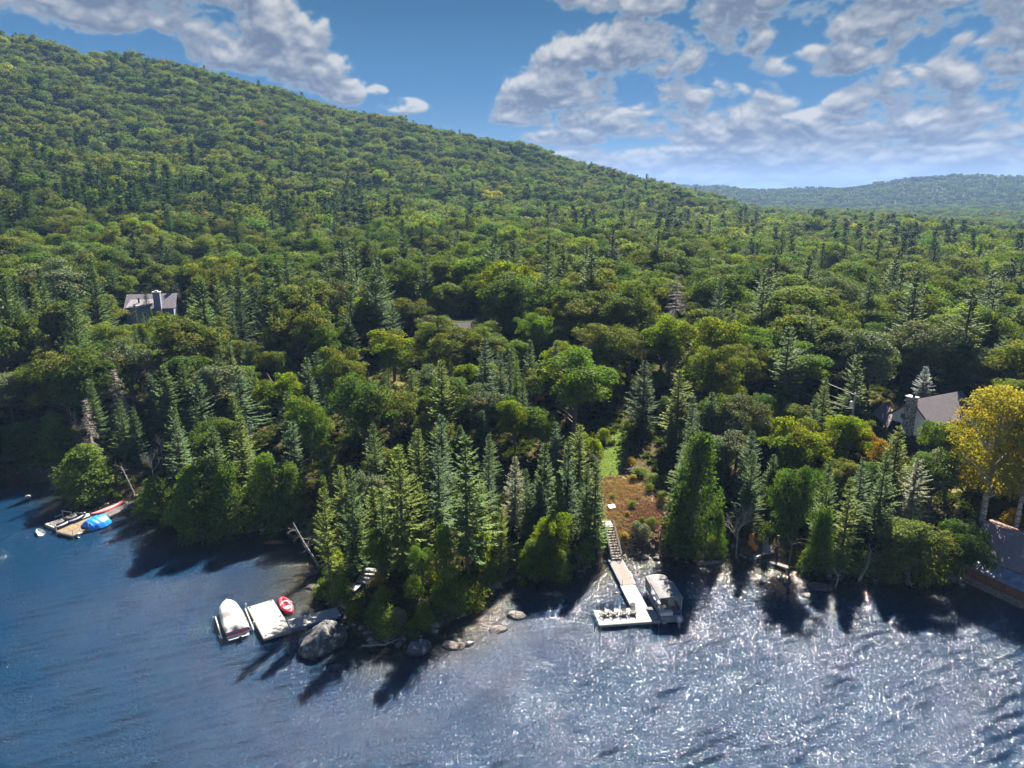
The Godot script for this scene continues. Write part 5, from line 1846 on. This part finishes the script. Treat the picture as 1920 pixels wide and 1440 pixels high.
	var sk := thing("dinghy", "small white dinghy tied at the outer corner of the floating mat", "boat", at + Vector3(-3.6, 0, 10.6).rotated(Vector3.UP, deg_to_rad(turn)), turn + 70.0)
	mb = MB.new()
	rows = []
	for i in 9:
		var f := i / 8.0
		var row := []
		for j in 9:
			var a := PI * j / 8.0
			row.append(Vector3(cos(a) * 0.5 * (1.0 - pow(f, 3.0)), 0.30 - sin(a) * 0.3 + 0.1 * f, 1.0 - f * 2.2))
		rows.append(row)
	mb.sheet(rows)
	part("hull", mb, M.white, sk)
	mb = MB.new()
	mb.box(Vector3(0, 0.24, 0.2), Vector3(0.9, 0.05, 0.25))
	part("thwart", mb, M.tan_deck, sk)
	var wh := thing("lift_frame", "white tubular frame standing in the water behind the floating mat", "frame", at + Vector3(-5.2, 0, 5.6).rotated(Vector3.UP, deg_to_rad(turn)), turn)
	mb = MB.new()
	for p in [[Vector3(-0.6, -1.5, 0), Vector3(-0.6, 1.0, 0)], [Vector3(0.9, -1.5, -0.3), Vector3(0.9, 0.9, -0.3)], [Vector3(-0.6, 0.95, 0), Vector3(0.9, 0.85, -0.3)], [Vector3(-0.6, 0.4, 0), Vector3(-0.9, 0.3, 1.0)]]:
		mb.tube([p[0], p[1]], [0.06, 0.06], 6)
	part("tube_frame", mb, M.white, wh)

# ---------------------------------------------------------------- buildings
func boathouse() -> void:
	var o := thing("boathouse", "long lakeside boathouse with brown shingled roof and flat pale blue lower roof", "boathouse")
	var u := Vector3(0.56, 0, 0.83).normalized()               # along the eave towards the eye
	var e0 := Vector3(58.0, 2.75, -79.9)
	var up := Vector3(3.1, 2.75, -4.5)                         # eave to ridge
	var length := 15.0
	rng.seed = 58
	# shingle courses
	var mb := MB.new()
	var courses := 34
	for i in courses:
		var a := up * (i / float(courses))
		var b := up * ((i + 1.06) / courses)
		var x := -0.3 + rng.randf_range(0.0, 0.3)
		while x < length:
			var w := rng.randf_range(0.22, 0.40)
			var k := rng.randf_range(0.75, 1.0)
			var c := Color(0.20 * k, 0.168 * k * rng.randf_range(0.95, 1.05), 0.175 * k)
			var p := e0 + u * x + a + Vector3(0, 0.05, 0)
			var q := e0 + u * x + b + Vector3(0, 0.02, 0)
			mb.quad(p, p + u * (w - 0.015), q + u * (w - 0.015), q, c)
			x += w
	part("shingles", mb, M.shingle, o, "stuff")
	mb = MB.new()
	var e1 := e0 + u * length
	var dn := Vector3(0, -0.12, 0)
	var back := Vector3(4.2, -1.6, -4.2)
	mb.quad(e0, e1, e1 + up, e0 + up)
	mb.quad(e0 + dn, e0 + up + dn, e1 + up + dn, e1 + dn)
	mb.quad(e0 + dn, e0, e0 + up, e0 + up + dn)
	mb.quad(e0 + dn, e1 + dn, e1, e0)
	mb.quad(e0 + up, e1 + up, e1 + up + back, e0 + up + back)
	mb.quad(e0 + up, e0 + up + back, e0 + up + back + dn, e0 + up + dn)
	part("roof", mb, M.trim, o)
	mb = MB.new()
	var gx := u * 0.4
	mb.tri(e0 + gx + up + dn, e0 + gx + dn, e0 + gx + up + back + dn)
	mb.quad(e0 + gx + dn, e0 + gx + Vector3(0, -2.6, 0), e0 + gx + up + back + Vector3(0, -4.0, 0), e0 + gx + up + back + dn)
	part("end_wall", mb, M.wood_brown, o)
	# low roof over the slip
	var out := Vector3(-1.75, -0.55, 1.15)
	var outer := Vector3(-3.3, -0.55, 1.75)
	var ev := e0 - Vector3(0, 0.16, 0)
	mb = MB.new()
	var l1 := ev + out
	var l2 := ev + u * length + outer
	var th := Vector3(0, -0.14, 0)
	mb.quad(ev, l1, l2, ev + u * length)
	mb.quad(ev + th, ev + u * length + th, l2 + th, l1 + th)
	mb.quad(l1, l1 + th, l2 + th, l2)
	mb.quad(ev, ev + th, l1 + th, l1)
	part("low_roof", mb, M.membrane, o)
	mb = MB.new()
	var f := Vector3(-0.02, -0.14, 0.03)
	var dir := (l2 - l1).normalized()
	mb.bar(l1 - dir * 0.7 + Vector3(0, -0.30, 0), l2 + Vector3(0, -0.30, 0), 0.12, 0.30)
	part("fascia_beam", mb, M.wood_brown, o)
	mb = MB.new()
	mb.bar(l1 + Vector3(0.2, -0.85, 0.0), l2 + Vector3(0.2, -0.85, 0), 0.08, 0.85)
	part("wall_boards", mb, M.wood_brown, o)
	mb = MB.new()
	mb.bar(l1 - dir * 0.6 + Vector3(0.05, -1.72, 0), l2 + Vector3(0.05, -1.72, 0), 0.6, 1.1)
	part("slip_wall", mb, M.concrete, o)
	for q in 4:
		mb = MB.new()
		var p := l1 + dir * (0.1 + q * 4.0)
		mb.box(p + Vector3(0.0, -1.0, 0), Vector3(0.2, 1.3, 0.2))
		part("post", mb, M.wood_brown, o)
	var step := MB.new()
	step.box(Vector3(0, 0, 0), Vector3(1.7, 0.12, 0.7))
	single("shore_plank", step, M.deck, "pale plank step on the shore at the near end of the boathouse", "plank", Vector3(54.6, 0.5, -79.0), -25.0)

func white_house() -> void:
	var o := thing("white_house", "white stucco gable house with stone chimney and brown shingle roof among the trees", "house", Vector3(66.2, 6.0, -112.6), -64.0)
	# local: gable faces +z, ridge along -z; x to the right of the gable
	var w := 3.4
	var eave := 4.6
	var peak := 7.6
	var mb := MB.new()
	mb.quad(Vector3(-w, -2, 0), Vector3(-w, eave, 0), Vector3(w, eave, 0), Vector3(w, -2, 0))
	mb.tri(Vector3(-w, eave, 0), Vector3(0, peak, 0), Vector3(w, eave, 0))
	mb.quad(Vector3(w, -2, 0), Vector3(w, eave, 0), Vector3(w, eave, -12), Vector3(w, -2, -12))
	mb.quad(Vector3(-w, -2, -12), Vector3(-w, eave, -12), Vector3(-w, eave, 0), Vector3(-w, -2, 0))
	mb.quad(Vector3(w, -2, -12), Vector3(w, eave, -12), Vector3(-w, eave, -12), Vector3(-w, -2, -12))
	mb.tri(Vector3(w, eave, -12), Vector3(0, peak, -12), Vector3(-w, eave, -12))
	part("wall", mb, M.stucco, o)
	rng.seed = 59
	var rf := MB.new()
	var sh := MB.new()
	for s in [-1.0, 1.0]:
		var a := Vector3(s * (w + 0.55), eave - 0.45, 0.5)
		var b := Vector3(0, peak + 0.04, 0.5)
		var zl := Vector3(0, 0, -13.0)
		var t := Vector3(0, 0.16, 0)
		if s > 0:
			rf.quad(a, a + zl, b + zl, b); rf.quad(a + t, b + t, b + zl + t, a + zl + t)
		else:
			rf.quad(b, b + zl, a + zl, a); rf.quad(b + t, a + t, a + zl + t, b + zl + t)
		rf.quad(a, b, b + t, a + t); rf.quad(a, a + t, a + zl + t, a + zl)
		for i in 22:
			var z := 0.5
			while z > -12.4:
				var ww := rng.randf_range(0.28, 0.5)
				var k := rng.randf_range(0.8, 1.0)
				var p := a.lerp(b, i / 22.0) + t + Vector3(0, 0.05, z)
				var q := a.lerp(b, (i + 1.05) / 22.0) + t + Vector3(0, 0.02, z)
				p.z = z; q.z = z
				sh.quad(p, q, q - Vector3(0, 0, ww - 0.02), p - Vector3(0, 0, ww - 0.02), Color(0.122 * k, 0.112 * k, 0.132 * k))
				z -= ww
	var r := part("roof", rf, M.trim, o)
	part("shingles", sh, M.shingle, r, "stuff")
	var vr := MB.new()
	for s in [-1.0, 1.0]: vr.bar(Vector3(s * (w + 0.55), eave - 0.42, 0.53), Vector3(0, peak + 0.1, 0.53), 0.06, 0.26)
	part("bargeboard", vr, M.trim, r)
	# stone chimney on the gable
	mb = MB.new()
	mb.prism([Vector2(-0.72, 1.0), Vector2(0.72, 1.0), Vector2(0.72, 0.02), Vector2(-0.72, 0.02)], [-2, -2, -2, -2], [8.3, 8.3, 8.3, 8.3])
	var ch := part("chimney", mb, M.mortar, o)
	var st := MB.new()
	for face in 3:
		var y := -0.6
		while y < 8.2:
			var hh := rng.randf_range(0.2, 0.34)
			var x := -0.70
			var lim := 0.70
			if face > 0:
				x = 0.06; lim = 0.98
			while x < lim:
				var ww := minf(rng.randf_range(0.2, 0.42), lim - x)
				var k := rng.randf_range(0.10, 0.52)
				var col := Color(k, k * 0.94, k * 0.88)
				if ww > 0.1:
					if face == 0: st.ball(Vector3(x + ww * 0.5, y + hh * 0.5, 1.0), Vector3(ww * 0.46, hh * 0.44, 0.07), col, 6, 4)
					else: st.ball(Vector3(0.72 if face == 1 else -0.72, y + hh * 0.5, x + ww * 0.5), Vector3(0.07, hh * 0.44, ww * 0.46), col, 6, 4)
				x += ww
			y += hh
	part("chimney_stones", st, M.stone, ch, "stuff")
	mb = MB.new()
	mb.box(Vector3(0, 8.36, 0.51), Vector3(1.75, 0.12, 1.25))
	part("chimney_cap", mb, M.white, ch)
	mb = MB.new()
	mb.tube([Vector3(0.25, 8.4, 0.5), Vector3(0.25, 8.85, 0.5)], [0.22, 0.22], 10)
	mb.tube([Vector3(0.25, 8.85, 0.5), Vector3(0.25, 8.95, 0.5), Vector3(0.25, 9.05, 0.5)], [0.33, 0.33, 0.05], 10)
	part("flue", mb, M.dark, ch)
	# gable window
	var wn := MB.new()
	for q in [[-0.30, 0, 0.07, 0.95], [0.30, 0, 0.07, 0.95]]: wn.box(Vector3(-1.55 + q[0], 4.55, 0.03), Vector3(q[2], q[3], 0.06))
	for y in [-0.44, 0.44]: wn.box(Vector3(-1.55, 4.55 + y, 0.032), Vector3(0.66, 0.07, 0.06))
	var win := part("window", wn, M.trim, o)
	mb = MB.new()
	mb.box(Vector3(-1.55, 4.55, 0.012), Vector3(0.54, 0.82, 0.02))
	part("window_frame", mb, M.white, win)
	mb = MB.new()
	mb.box(Vector3(-1.55, 4.55, 0.026), Vector3(0.28, 0.56, 0.02))
	part("pane", mb, M.glass_dark, win)
	# dark porch roof before the gable and its left wing
	mb = MB.new()
	mb.quad(Vector3(-3.3, 3.35, 0.05), Vector3(-3.0, 1.35, 3.4), Vector3(-0.75, 1.35, 3.4), Vector3(-1.6, 3.35, 0.05))
	mb.quad(Vector3(-3.3, 3.23, 0.05), Vector3(-1.6, 3.23, 0.05), Vector3(-0.75, 1.23, 3.4), Vector3(-3.0, 1.23, 3.4))
	mb.quad(Vector3(-3.0, 1.35, 3.4), Vector3(-3.0, 1.23, 3.4), Vector3(-0.75, 1.23, 3.4), Vector3(-0.75, 1.35, 3.4))
	part("porch_roof", mb, M.dark_roof, o)
	mb = MB.new()
	mb.quad(Vector3(-3.35, 3.4, 0.05), Vector3(-4.6, 2.6, 0.2), Vector3(-4.2, 0.8, 3.6), Vector3(-3.05, 1.4, 3.42))
	mb.quad(Vector3(-3.35, 3.28, 0.05), Vector3(-3.05, 1.28, 3.42), Vector3(-4.2, 0.68, 3.6), Vector3(-4.6, 2.48, 0.2))
	part("porch_roof", mb, M.lavender_roof, o)
	mb = MB.new()
	mb.box(Vector3(-2.3, -0.3, 3.0), Vector3(2.8, 3.0, 0.15))
	part("porch_wall", mb, M.wood_brown, o)
	mb = MB.new()
	mb.quad(Vector3(-3.4, 4.35, -1.2), Vector3(-7.8, 4.9, -3.5), Vector3(-8.4, 2.6, -1.0), Vector3(-4.0, 2.5, 0.6))
	mb.quad(Vector3(-3.4, 4.23, -1.2), Vector3(-4.0, 2.38, 0.6), Vector3(-8.4, 2.48, -1.0), Vector3(-7.8, 4.78, -3.5))
	part("wing_roof", mb, M.lavender_roof, o)
	mb = MB.new()
	mb.box(Vector3(-5.9, 0.7, -1.6), Vector3(4.0, 3.6, 1.8), Basis(Vector3.UP, 0.3))
	part("wing_wall", mb, M.stucco, o)
	mb = MB.new()
	mb.tube([Vector3(-5.0, 3.2, 0.2), Vector3(-5.0, 4.0, 0.2)], [0.1, 0.1], 8)
	part("vent_pipe", mb, M.white, o)

func gable_house(called: String, label: String, at: Vector3, turn: float, half_l: float, half_w: float, base: float, eave: float, peak: float, wall: Material, roof: Material) -> Node3D:
	var o := thing(called, label, "house", at, turn)
	var mb := MB.new()
	mb.box(Vector3(0, (base + eave) * 0.5, 0), Vector3(half_l * 2, eave - base, half_w * 2))
	for s in [-1.0, 1.0]: mb.tri(Vector3(s * half_l, eave, half_w), Vector3(s * half_l, peak - 0.05, 0), Vector3(s * half_l, eave, -half_w))
	part("wall", mb, wall, o)
	mb = MB.new()
	var l := half_l + 0.5
	var k := 0.6
	var ey := eave - (peak - eave) / half_w * k
	for s in [-1.0, 1.0]:
		var a := Vector3(-l, ey, s * (half_w + k))
		var b := Vector3(l, ey, s * (half_w + k))
		var c := Vector3(l, peak, 0)
		var d := Vector3(-l, peak, 0)
		var t := Vector3(0, 0.2, 0)
		mb.quad(a + t, d + t, c + t, b + t); mb.quad(a, b, c, d); mb.quad(a, a + t, b + t, b); mb.quad(a, d, d + t, a + t); mb.quad(b, b + t, c + t, c)
	part("roof", mb, roof, o)
	return o

func grey_house() -> void:
	var o := gable_house("grey_house", "blue-grey house with grey roof and block chimney on the left slope", Vector3(-97.5, 12.0, -192.5), 14.0, 5.8, 4.4, -4.0, 5.6, 8.6, M.blue_wall, M.grey_roof)
	var mb := MB.new()
	mb.box(Vector3(-1.9, 2.6, 5.4), Vector3(4.6, 8.0, 4.6))
	var wing := part("wing_wall", mb, M.blue_wall, o)
	mb = MB.new()
	mb.quad(Vector3(-5.0, 7.7, 1.2), Vector3(-5.0, 6.3, 8.1), Vector3(1.0, 6.3, 8.1), Vector3(1.0, 7.7, 1.2))
	mb.quad(Vector3(-5.0, 7.5, 1.2), Vector3(1.0, 7.5, 1.2), Vector3(1.0, 6.1, 8.1), Vector3(-5.0, 6.1, 8.1))
	mb.quad(Vector3(-5.0, 6.3, 8.1), Vector3(-5.0, 6.1, 8.1), Vector3(1.0, 6.1, 8.1), Vector3(1.0, 6.3, 8.1))
	part("wing_roof", mb, M.grey_roof, o)
	mb = MB.new()
	mb.box(Vector3(2.2, 4.6, 4.9), Vector3(1.7, 10.2, 1.4))
	var ch := part("chimney", mb, M.blue_wall, o)
	mb = MB.new()
	mb.box(Vector3(2.2, 9.78, 4.9), Vector3(2.0, 0.2, 1.7))
	mb.box(Vector3(2.2, 10.05, 4.9), Vector3(0.8, 0.34, 0.8))
	part("chimney_cap", mb, M.white, ch)
	mb = MB.new()
	mb.tube([Vector3(-2.4, 6.9, 4.6), Vector3(-2.4, 8.1, 4.6)], [0.2, 0.2], 8)
	mb.tube([Vector3(-2.4, 8.1, 4.6), Vector3(-2.4, 8.3, 4.6)], [0.32, 0.3], 8)
	part("vent_pipe", mb, M.dark, o)
	mb = MB.new()
	mb.box(Vector3(-2.4, 0.1, 7.74), Vector3(1.1, 2.2, 0.06))
	part("door", mb, M.rust_door, o)
	for x in [-3.3, -0.7]:
		mb = MB.new()
		mb.box(Vector3(x, 4.2, 7.73), Vector3(1.0, 1.2, 0.06))
		var w := part("window", mb, M.white, o)
		mb = MB.new()
		mb.box(Vector3(x, 4.2, 7.755), Vector3(0.84, 1.04, 0.04))
		part("pane", mb, M.glass_dark, w)
	var c := gable_house("cabin", "little cabin of which only grey roof shows between two olive trees", ground(-11.8, -159) , 15.0, 3.0, 2.2, -1.0, 3.4, 5.2, M.wood_brown, M.grey_roof)

func utility_pole() -> void:
	var g := ground(52.4, -104.6)
	var o := thing("utility_pole", "pale wooden utility pole with a transformer left of the white house", "utility pole", Vector3(52.4, g.y, -104.6))
	var hh := 17.0 - g.y
	var mb := MB.new()
	mb.tube([Vector3(0, -1, 0), Vector3(0, hh, 0)], [0.19, 0.14], 8)
	part("pole", mb, M.dead_wood, o)
	mb = MB.new()
	mb.box(Vector3(-0.5, hh - 2.3, 0.1), Vector3(1.2, 0.1, 0.1))
	part("crossarm", mb, M.dead_wood, o)
	mb = MB.new()
	mb.tube([Vector3(-0.55, hh - 2.1, 0.25), Vector3(-0.55, hh - 1.2, 0.25)], [0.27, 0.27], 10)
	mb.tube([Vector3(-0.55, hh - 1.2, 0.25), Vector3(-0.55, hh - 1.1, 0.25)], [0.27, 0.12], 10)
	part("transformer", mb, M.steel, o)
	mb = MB.new()
	mb.tube([Vector3(-0.1, hh - 0.1, 0), Vector3(-0.1, hh + 0.2, 0)], [0.07, 0.04], 6)
	part("insulator", mb, M.white, o)
	for q in [[16.9, Vector3(52, 16.5, -148), "upper power line running from the utility pole into the trees"], [14.7, Vector3(48.5, 13.0, -140), "lower power line running from the utility pole into the trees"]]:
		var pts := []
		var rad := []
		for i in 13:
			var f := i / 12.0
			pts.append(Vector3(52.3, q[0], -104.6).lerp(q[1], f) - Vector3(0, sin(f * PI) * 0.9, 0))
			rad.append(0.035)
		var w := MB.new()
		w.tube(pts, rad, 5)
		single("power_line", w, M.wire, q[2], "power line")

# ---------------------------------------------------------------- small shore things
func shore_things() -> void:
	rng.seed = 60
	for r in [[-9.8, 0.25, -65.2, 3.0, 1.9, 2.2, 31, "rock", "grey boulder with a sloping top off the bushy point, left of the pale flat rock", 25.0],
		[-6.2, 0.05, -65.9, 2.8, 0.8, 1.6, 32, "pale_rock", "flat pale rock awash, right of the sloping grey boulder", -10.0],
		[-4.6, 0.0, -66.2, 1.2, 0.6, 0.9, 33, "wet_rock", "small dark wet rock at the end of the pale flat rock", 30.0],
		[-1.5, 0.02, -68.9, 2.3, 0.75, 1.5, 34, "pale_rock", "whitish rock breaking the surface, farther from shore than its neighbour", 20.0],
		[0.4, 0.02, -71.6, 2.4, 0.8, 1.8, 35, "pale_rock", "mottled whitish rock breaking the surface near the dark cove", -20.0],
		[-17.9, -0.35, -62.9, 2.6, 1.0, 1.8, 36, "wet_rock", "dark rock just under the surface in front of the big boulder", 0.0],
		[-13.3, -0.25, -64.9, 1.8, 0.8, 1.4, 37, "brown_rock", "brown sunken rock off the tip of the bushy point", 40.0],
		[-14.8, 0.1, -66.0, 1.5, 0.9, 1.0, 38, "pale_rock", "grey stone at the waterline under the bushes, right of the big boulder", 15.0],
		[-12.0, 0.1, -66.0, 1.2, 0.7, 0.9, 39, "wet_rock", "dark small stone at the waterline between two boulders", 70.0],
		[4.2, 0.0, -76.0, 1.6, 0.5, 1.0, 40, "wet_rock", "low dark rock in the shaded cove left of the long dock", 10.0],
		[6.6, 0.15, -79.4, 1.4, 0.8, 1.0, 42, "rock", "grey stone under the overhanging bushes of the cove", 50.0],
		[37.4, 0.05, -77.6, 3.0, 0.8, 1.9, 43, "wet_rock", "broad dark rock off the right shore near the leaning snag", -15.0],
		[35.4, -0.1, -75.9, 1.6, 0.6, 1.2, 44, "wet_rock", "smaller dark sunken rock left of the broad dark rock", 0.0],
		[25.5, 0.1, -83.4, 3.6, 0.7, 1.2, 45, "pale_rock", "long grey ledge at the waterline right of the long dock", 8.0],
		[-66.8, 0.15, -102.9, 3.0, 1.3, 1.9, 46, "rock", "rounded grey boulder at the far left shore behind the jetty", 0.0],
		[-74.4, 0.1, -107.6, 1.9, 0.8, 1.3, 47, "rock", "small grey boulder on the far left shore, left of its larger neighbour", 20.0],
		[-32.8, 0.0, -89.3, 3.2, 0.5, 1.2, 48, "brown_rock", "long orange-brown rock at the head of the sunlit inlet", 5.0],
		[-30.4, 0.0, -90.9, 1.9, 0.5, 1.0, 49, "brown_rock", "short orange-brown rock at the head of the inlet, nearest the dead branches", -15.0],
		[-25.4, 0.02, -80.9, 2.1, 0.55, 1.3, 50, "pale_rock", "flat pale rock on the inlet side of the point, farther one", 30.0],
		[-24.4, 0.0, -77.6, 2.0, 0.45, 1.4, 51, "wet_rock", "flat dark rock on the inlet side of the point, nearer one", 10.0],
		[-76.9, 0.05, -104.7, 0.9, 0.5, 0.6, 52, "white", "small white stone breaking the surface off the far left shore", 0.0],
		[13.0, -0.12, -76.6, 1.4, 0.4, 0.9, 53, "brown_rock", "sandy brown rock under the surface left of the long walkway", 0.0],
		[17.4, 0.1, -84.8, 1.3, 0.6, 0.9, 54, "pale_rock", "grey stone on the shore right of the long walkway's foot", 0.0],
		[19.0, 0.1, -84.6, 1.1, 0.7, 0.9, 55, "rock", "dark grey stone on the shore, second right of the walkway's foot", 60.0]]:
		rock("boulder", Vector3(r[0], r[1], r[2]), Vector3(r[3], r[4], r[5]), r[6], M[r[7]], r[8], r[9])
	# stone steps on the point
	var o := thing("stone_steps", "grey stone steps half hidden in bushes on the point", "steps", ground(-17.4, -74.6), -20.0)
	for i in 4:
		var mb := MB.new()
		mb.box(Vector3(0, 0.25 + i * 0.22, -i * 0.55), Vector3(1.7, 0.16, 0.6), Basis(Vector3.UP, i * 0.05))
		part("step", mb, M.grey_side, o)
	var mb := MB.new()
	mb.box(Vector3(-0.9, 0.12, 1.3), Vector3(2.0, 0.14, 1.5))
	part("slab", mb, M.grey_side, o)
	# overturned skiff, floats, plank, birch stub
	var s := thing("skiff", "grey wooden skiff overturned on the bank beside a white birch stub", "boat", Vector3(33.9, 1.15, -85.6), -12.0)
	mb = MB.new()
	var rows := []
	for i in 9:
		var f := i / 8.0
		var hw := 0.85 * (1.0 - pow(f, 2.4) * 0.92)
		rows.append([Vector3(-hw, -0.3, 1.2 - f * 3.2), Vector3(-hw * 0.85, 0.32, 1.2 - f * 3.2), Vector3(-hw * 0.3, 0.38, 1.2 - f * 3.2), Vector3(hw * 0.3, 0.38, 1.2 - f * 3.2), Vector3(hw * 0.85, 0.32, 1.2 - f * 3.2), Vector3(hw, -0.3, 1.2 - f * 3.2)])
	mb.sheet(rows)
	mb.quad(rows[0][0], rows[0][1], rows[0][4], rows[0][5])
	part("hull", mb, M.dead_wood, s)
	s.rotation_degrees.x = 16.0
	for x in [-0.4, 0.05, 0.45]:
		var k := MB.new()
		k.bar(Vector3(x, 0.40, 1.1), Vector3(x * 0.6, 0.40, -1.2), 0.04, 0.04)
		part("batten", k, M.old_deck, s)
	for q in [[32.0, 2.2, -86.6, 0.42, "brownish orange float hung above two others by the grey skiff"], [31.9, 1.5, -86.2, 0.48, "round orange float in the middle of three by the grey skiff"], [32.3, 0.95, -85.9, 0.44, "bright orange float lowest of three by the grey skiff"]]:
		var fl := thing("float", q[4], "float", Vector3(q[0], q[1], q[2]), q[0] * 50.0, "orange floats by the overturned skiff")
		mb = MB.new()
		mb.ball(Vector3.ZERO, Vector3(q[3], q[3] * 1.1, q[3] * 0.9))
		part("ball", mb, M.orange, fl)
		mb = MB.new()
		mb.tube([Vector3(0, q[3] * 1.05, 0), Vector3(0, q[3] * 1.3, 0)], [0.09, 0.06], 6)
		part("eye", mb, M.orange, fl)
	mb = MB.new()
	mb.tube([Vector3(0, 0, 0), Vector3(0.03, 1.2, 0), Vector3(0.0, 2.6, 0)], [0.15, 0.13, 0.11], 8)
	single("birch_stub", mb, M.birch_bark, "short broken white birch stub right of the overturned skiff", "tree stump", Vector3(34.9, 0.6, -85.0))
	mb = MB.new()
	mb.box(Vector3(0, 0, 0), Vector3(0.75, 0.14, 3.4), Basis(Vector3.RIGHT, -0.12))
	single("plank", mb, M.old_deck, "weathered brown plank ramp running down into the water below the skiff", "plank", Vector3(34.2, 0.35, -82.6), 38.0)
	mb = MB.new()
	mb.tube([Vector3(-1.0, 0, 0.4), Vector3(0.7, 0.3, -0.5)], [0.14, 0.12], 8)
	single("birch_log", mb, M.birch_bark, "short pale log lying across the head of the plank ramp", "log", Vector3(32.6, 0.55, -84.2))
	# leaning snags and driftwood
	for q in [[[Vector3(43.0, -0.2, -79.2), Vector3(44.2, 1.6, -79.8), Vector3(44.6, 3.6, -80.2)], 0.2, "thick pale leaning snag at the right waterline"], [[Vector3(39.4, -0.3, -77.6), Vector3(40.0, 1.0, -78.2), Vector3(39.6, 1.8, -79.0)], 0.10, "thin pale snag curving from the water near the broad dark rock"],
		[[Vector3(-24.8, 0.2, -82.4), Vector3(-26.6, 3.2, -82.8), Vector3(-28.0, 5.8, -83.4)], 0.16, "long grey dead trunk leaning over the inlet from the point"], [[Vector3(-24.4, 0.3, -84.0), Vector3(-25.0, 2.2, -84.4), Vector3(-24.9, 4.4, -84.8)], 0.09, "thin upright dead trunk beside the leaning trunk over the inlet"],
		[[Vector3(-35.4, 0.1, -91.2), Vector3(-34.6, 1.2, -91.8), Vector3(-34.2, 1.8, -92.2)], 0.07, "short leaning stick at the shaded head of the inlet"], [[Vector3(-15.8, 0.35, -65.4), Vector3(-13.4, 0.3, -65.7), Vector3(-12.0, 0.6, -66.3)], 0.10, "bleached driftwood branch lying under the bushes on the point"],
		[[Vector3(48.9, -0.2, -77.6), Vector3(48.6, 0.8, -78.2), Vector3(48.4, 1.4, -78.8)], 0.08, "short yellowish stick standing at the right waterline"], [[Vector3(-58.8, 0.3, -103.2), Vector3(-60.2, 3.0, -104.0), Vector3(-61.4, 5.0, -104.8)], 0.12, "pale forked dead trunk above the red canoe"]]:
		var t := MB.new()
		var n: int = q[0].size()
		t.tube(q[0], [q[1], q[1] * 0.85, q[1] * 0.5], 7)
		if q[1] > 0.085:
			for b in 13:
				var f := rng.randf_range(0.3, 1.0)
				var p: Vector3 = q[0][0].lerp(q[0][1], f * 2.0) if f < 0.5 else q[0][1].lerp(q[0][2], f * 2.0 - 1.0)
				branch(t, p, (rand_dir() + Vector3(-0.2, 0.3, 0.1)).normalized(), rng.randf_range(0.6, 1.5), q[1] * 0.24, 1)
		single("snag", t, M.dead_wood, q[2], "dead trunk", Vector3.ZERO, 0.0, "dead wood on the shore")
	# blue cloth between the spruces
	mb = MB.new()
	rows = []
	for i in 9:
		var row := []
		for j in 9:
			var u := j / 4.0 - 1.0
			var w := i / 4.0 - 1.0
			row.append(Vector3(u * 0.7, 0.55 - 0.3 * (u * u + w * w) * 0.6 + 0.06 * sin(u * 9.0 + w * 4.0), w * 0.9))
		rows.append(row)
	mb.sheet(rows)
	single("blue_cloth", mb, M.tarp, "small bright blue cloth spread on the ground between the spruces", "cloth", ground(1.8, -96.0) + Vector3(0, 0.5, 0), 30.0)

# ---------------------------------------------------------------- build
func _ready() -> void:
	var cam := Camera3D.new()
	cam.name = "camera"
	cam.fov = 56.75
	cam.near = 0.5
	cam.far = 9000.0
	cam.position = Vector3(0, 46, 0)
	cam.rotation_degrees = Vector3(-14.7, 0, 0)
	add_child(cam)
	cam.current = true
	var env := Environment.new()
	env.background_mode = Environment.BG_SKY
	var sky := Sky.new()
	var sm := PanoramaSkyMaterial.new()
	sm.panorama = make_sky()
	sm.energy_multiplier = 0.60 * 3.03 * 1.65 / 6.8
	sky.sky_material = sm
	env.sky = sky
	env.tonemap_mode = Environment.TONE_MAPPER_LINEAR
	env.tonemap_exposure = 6.8
	env.sdfgi_enabled = true
	env.ssao_enabled = true
	env.ssil_enabled = true
	env.fog_enabled = FOG
	env.fog_density = 0.00008
	env.fog_light_color = Color(0.58, 0.74, 1.0)
	var we := WorldEnvironment.new()
	we.name = "environment"
	we.environment = env
	add_child(we)
	var sun := DirectionalLight3D.new()
	sun.name = "sun"
	sun.light_energy = 1.6
	sun.light_color = Color(1.0, 0.95, 0.87)
	sun.light_angular_distance = 0.5
	sun.shadow_enabled = true
	sun.rotation_degrees = Vector3(-44.0, 180.0 - 21.0, 0)
	add_child(sun)

	bump_noise.seed = 3
	bump_noise.frequency = 0.006
	bump_noise.fractal_octaves = 3
	fine.seed = 4
	fine.frequency = 0.22
	fine.fractal_octaves = 4
	for p in SHORE: shore_poly.append(p)
	make_materials()
	M.any_leaf = leaf(1, 1, 1, 0.5)
	M.dry_stem = leaf(1, 0.99, 0.99, 0.3)
	var t0 := Time.get_ticks_msec()
	make_terrain()
	print("terrain ", Time.get_ticks_msec() - t0)
	make_water()
	print("water ", Time.get_ticks_msec() - t0)
	white_house()
	grey_house()
	boathouse()
	utility_pole()
	long_dock()
	left_dock()
	far_jetty()
	shore_things()
	print("things ", Time.get_ticks_msec() - t0)
	grow_species()
	print("species ", Time.get_ticks_msec() - t0)
	var counts := plant_known()
	plant_forest(counts)
	plant_shrubs()
	ground_cover()
	shore_stones()
	write_labels()
	print("all ", Time.get_ticks_msec() - t0, " ", get_child_count())
	var tris := 0
	for sp in crowns:
		for m in crowns[sp]: tris += m[0].surface_get_array_index_len(0) / 3
	print("crown triangles ", tris)

const FOG := true
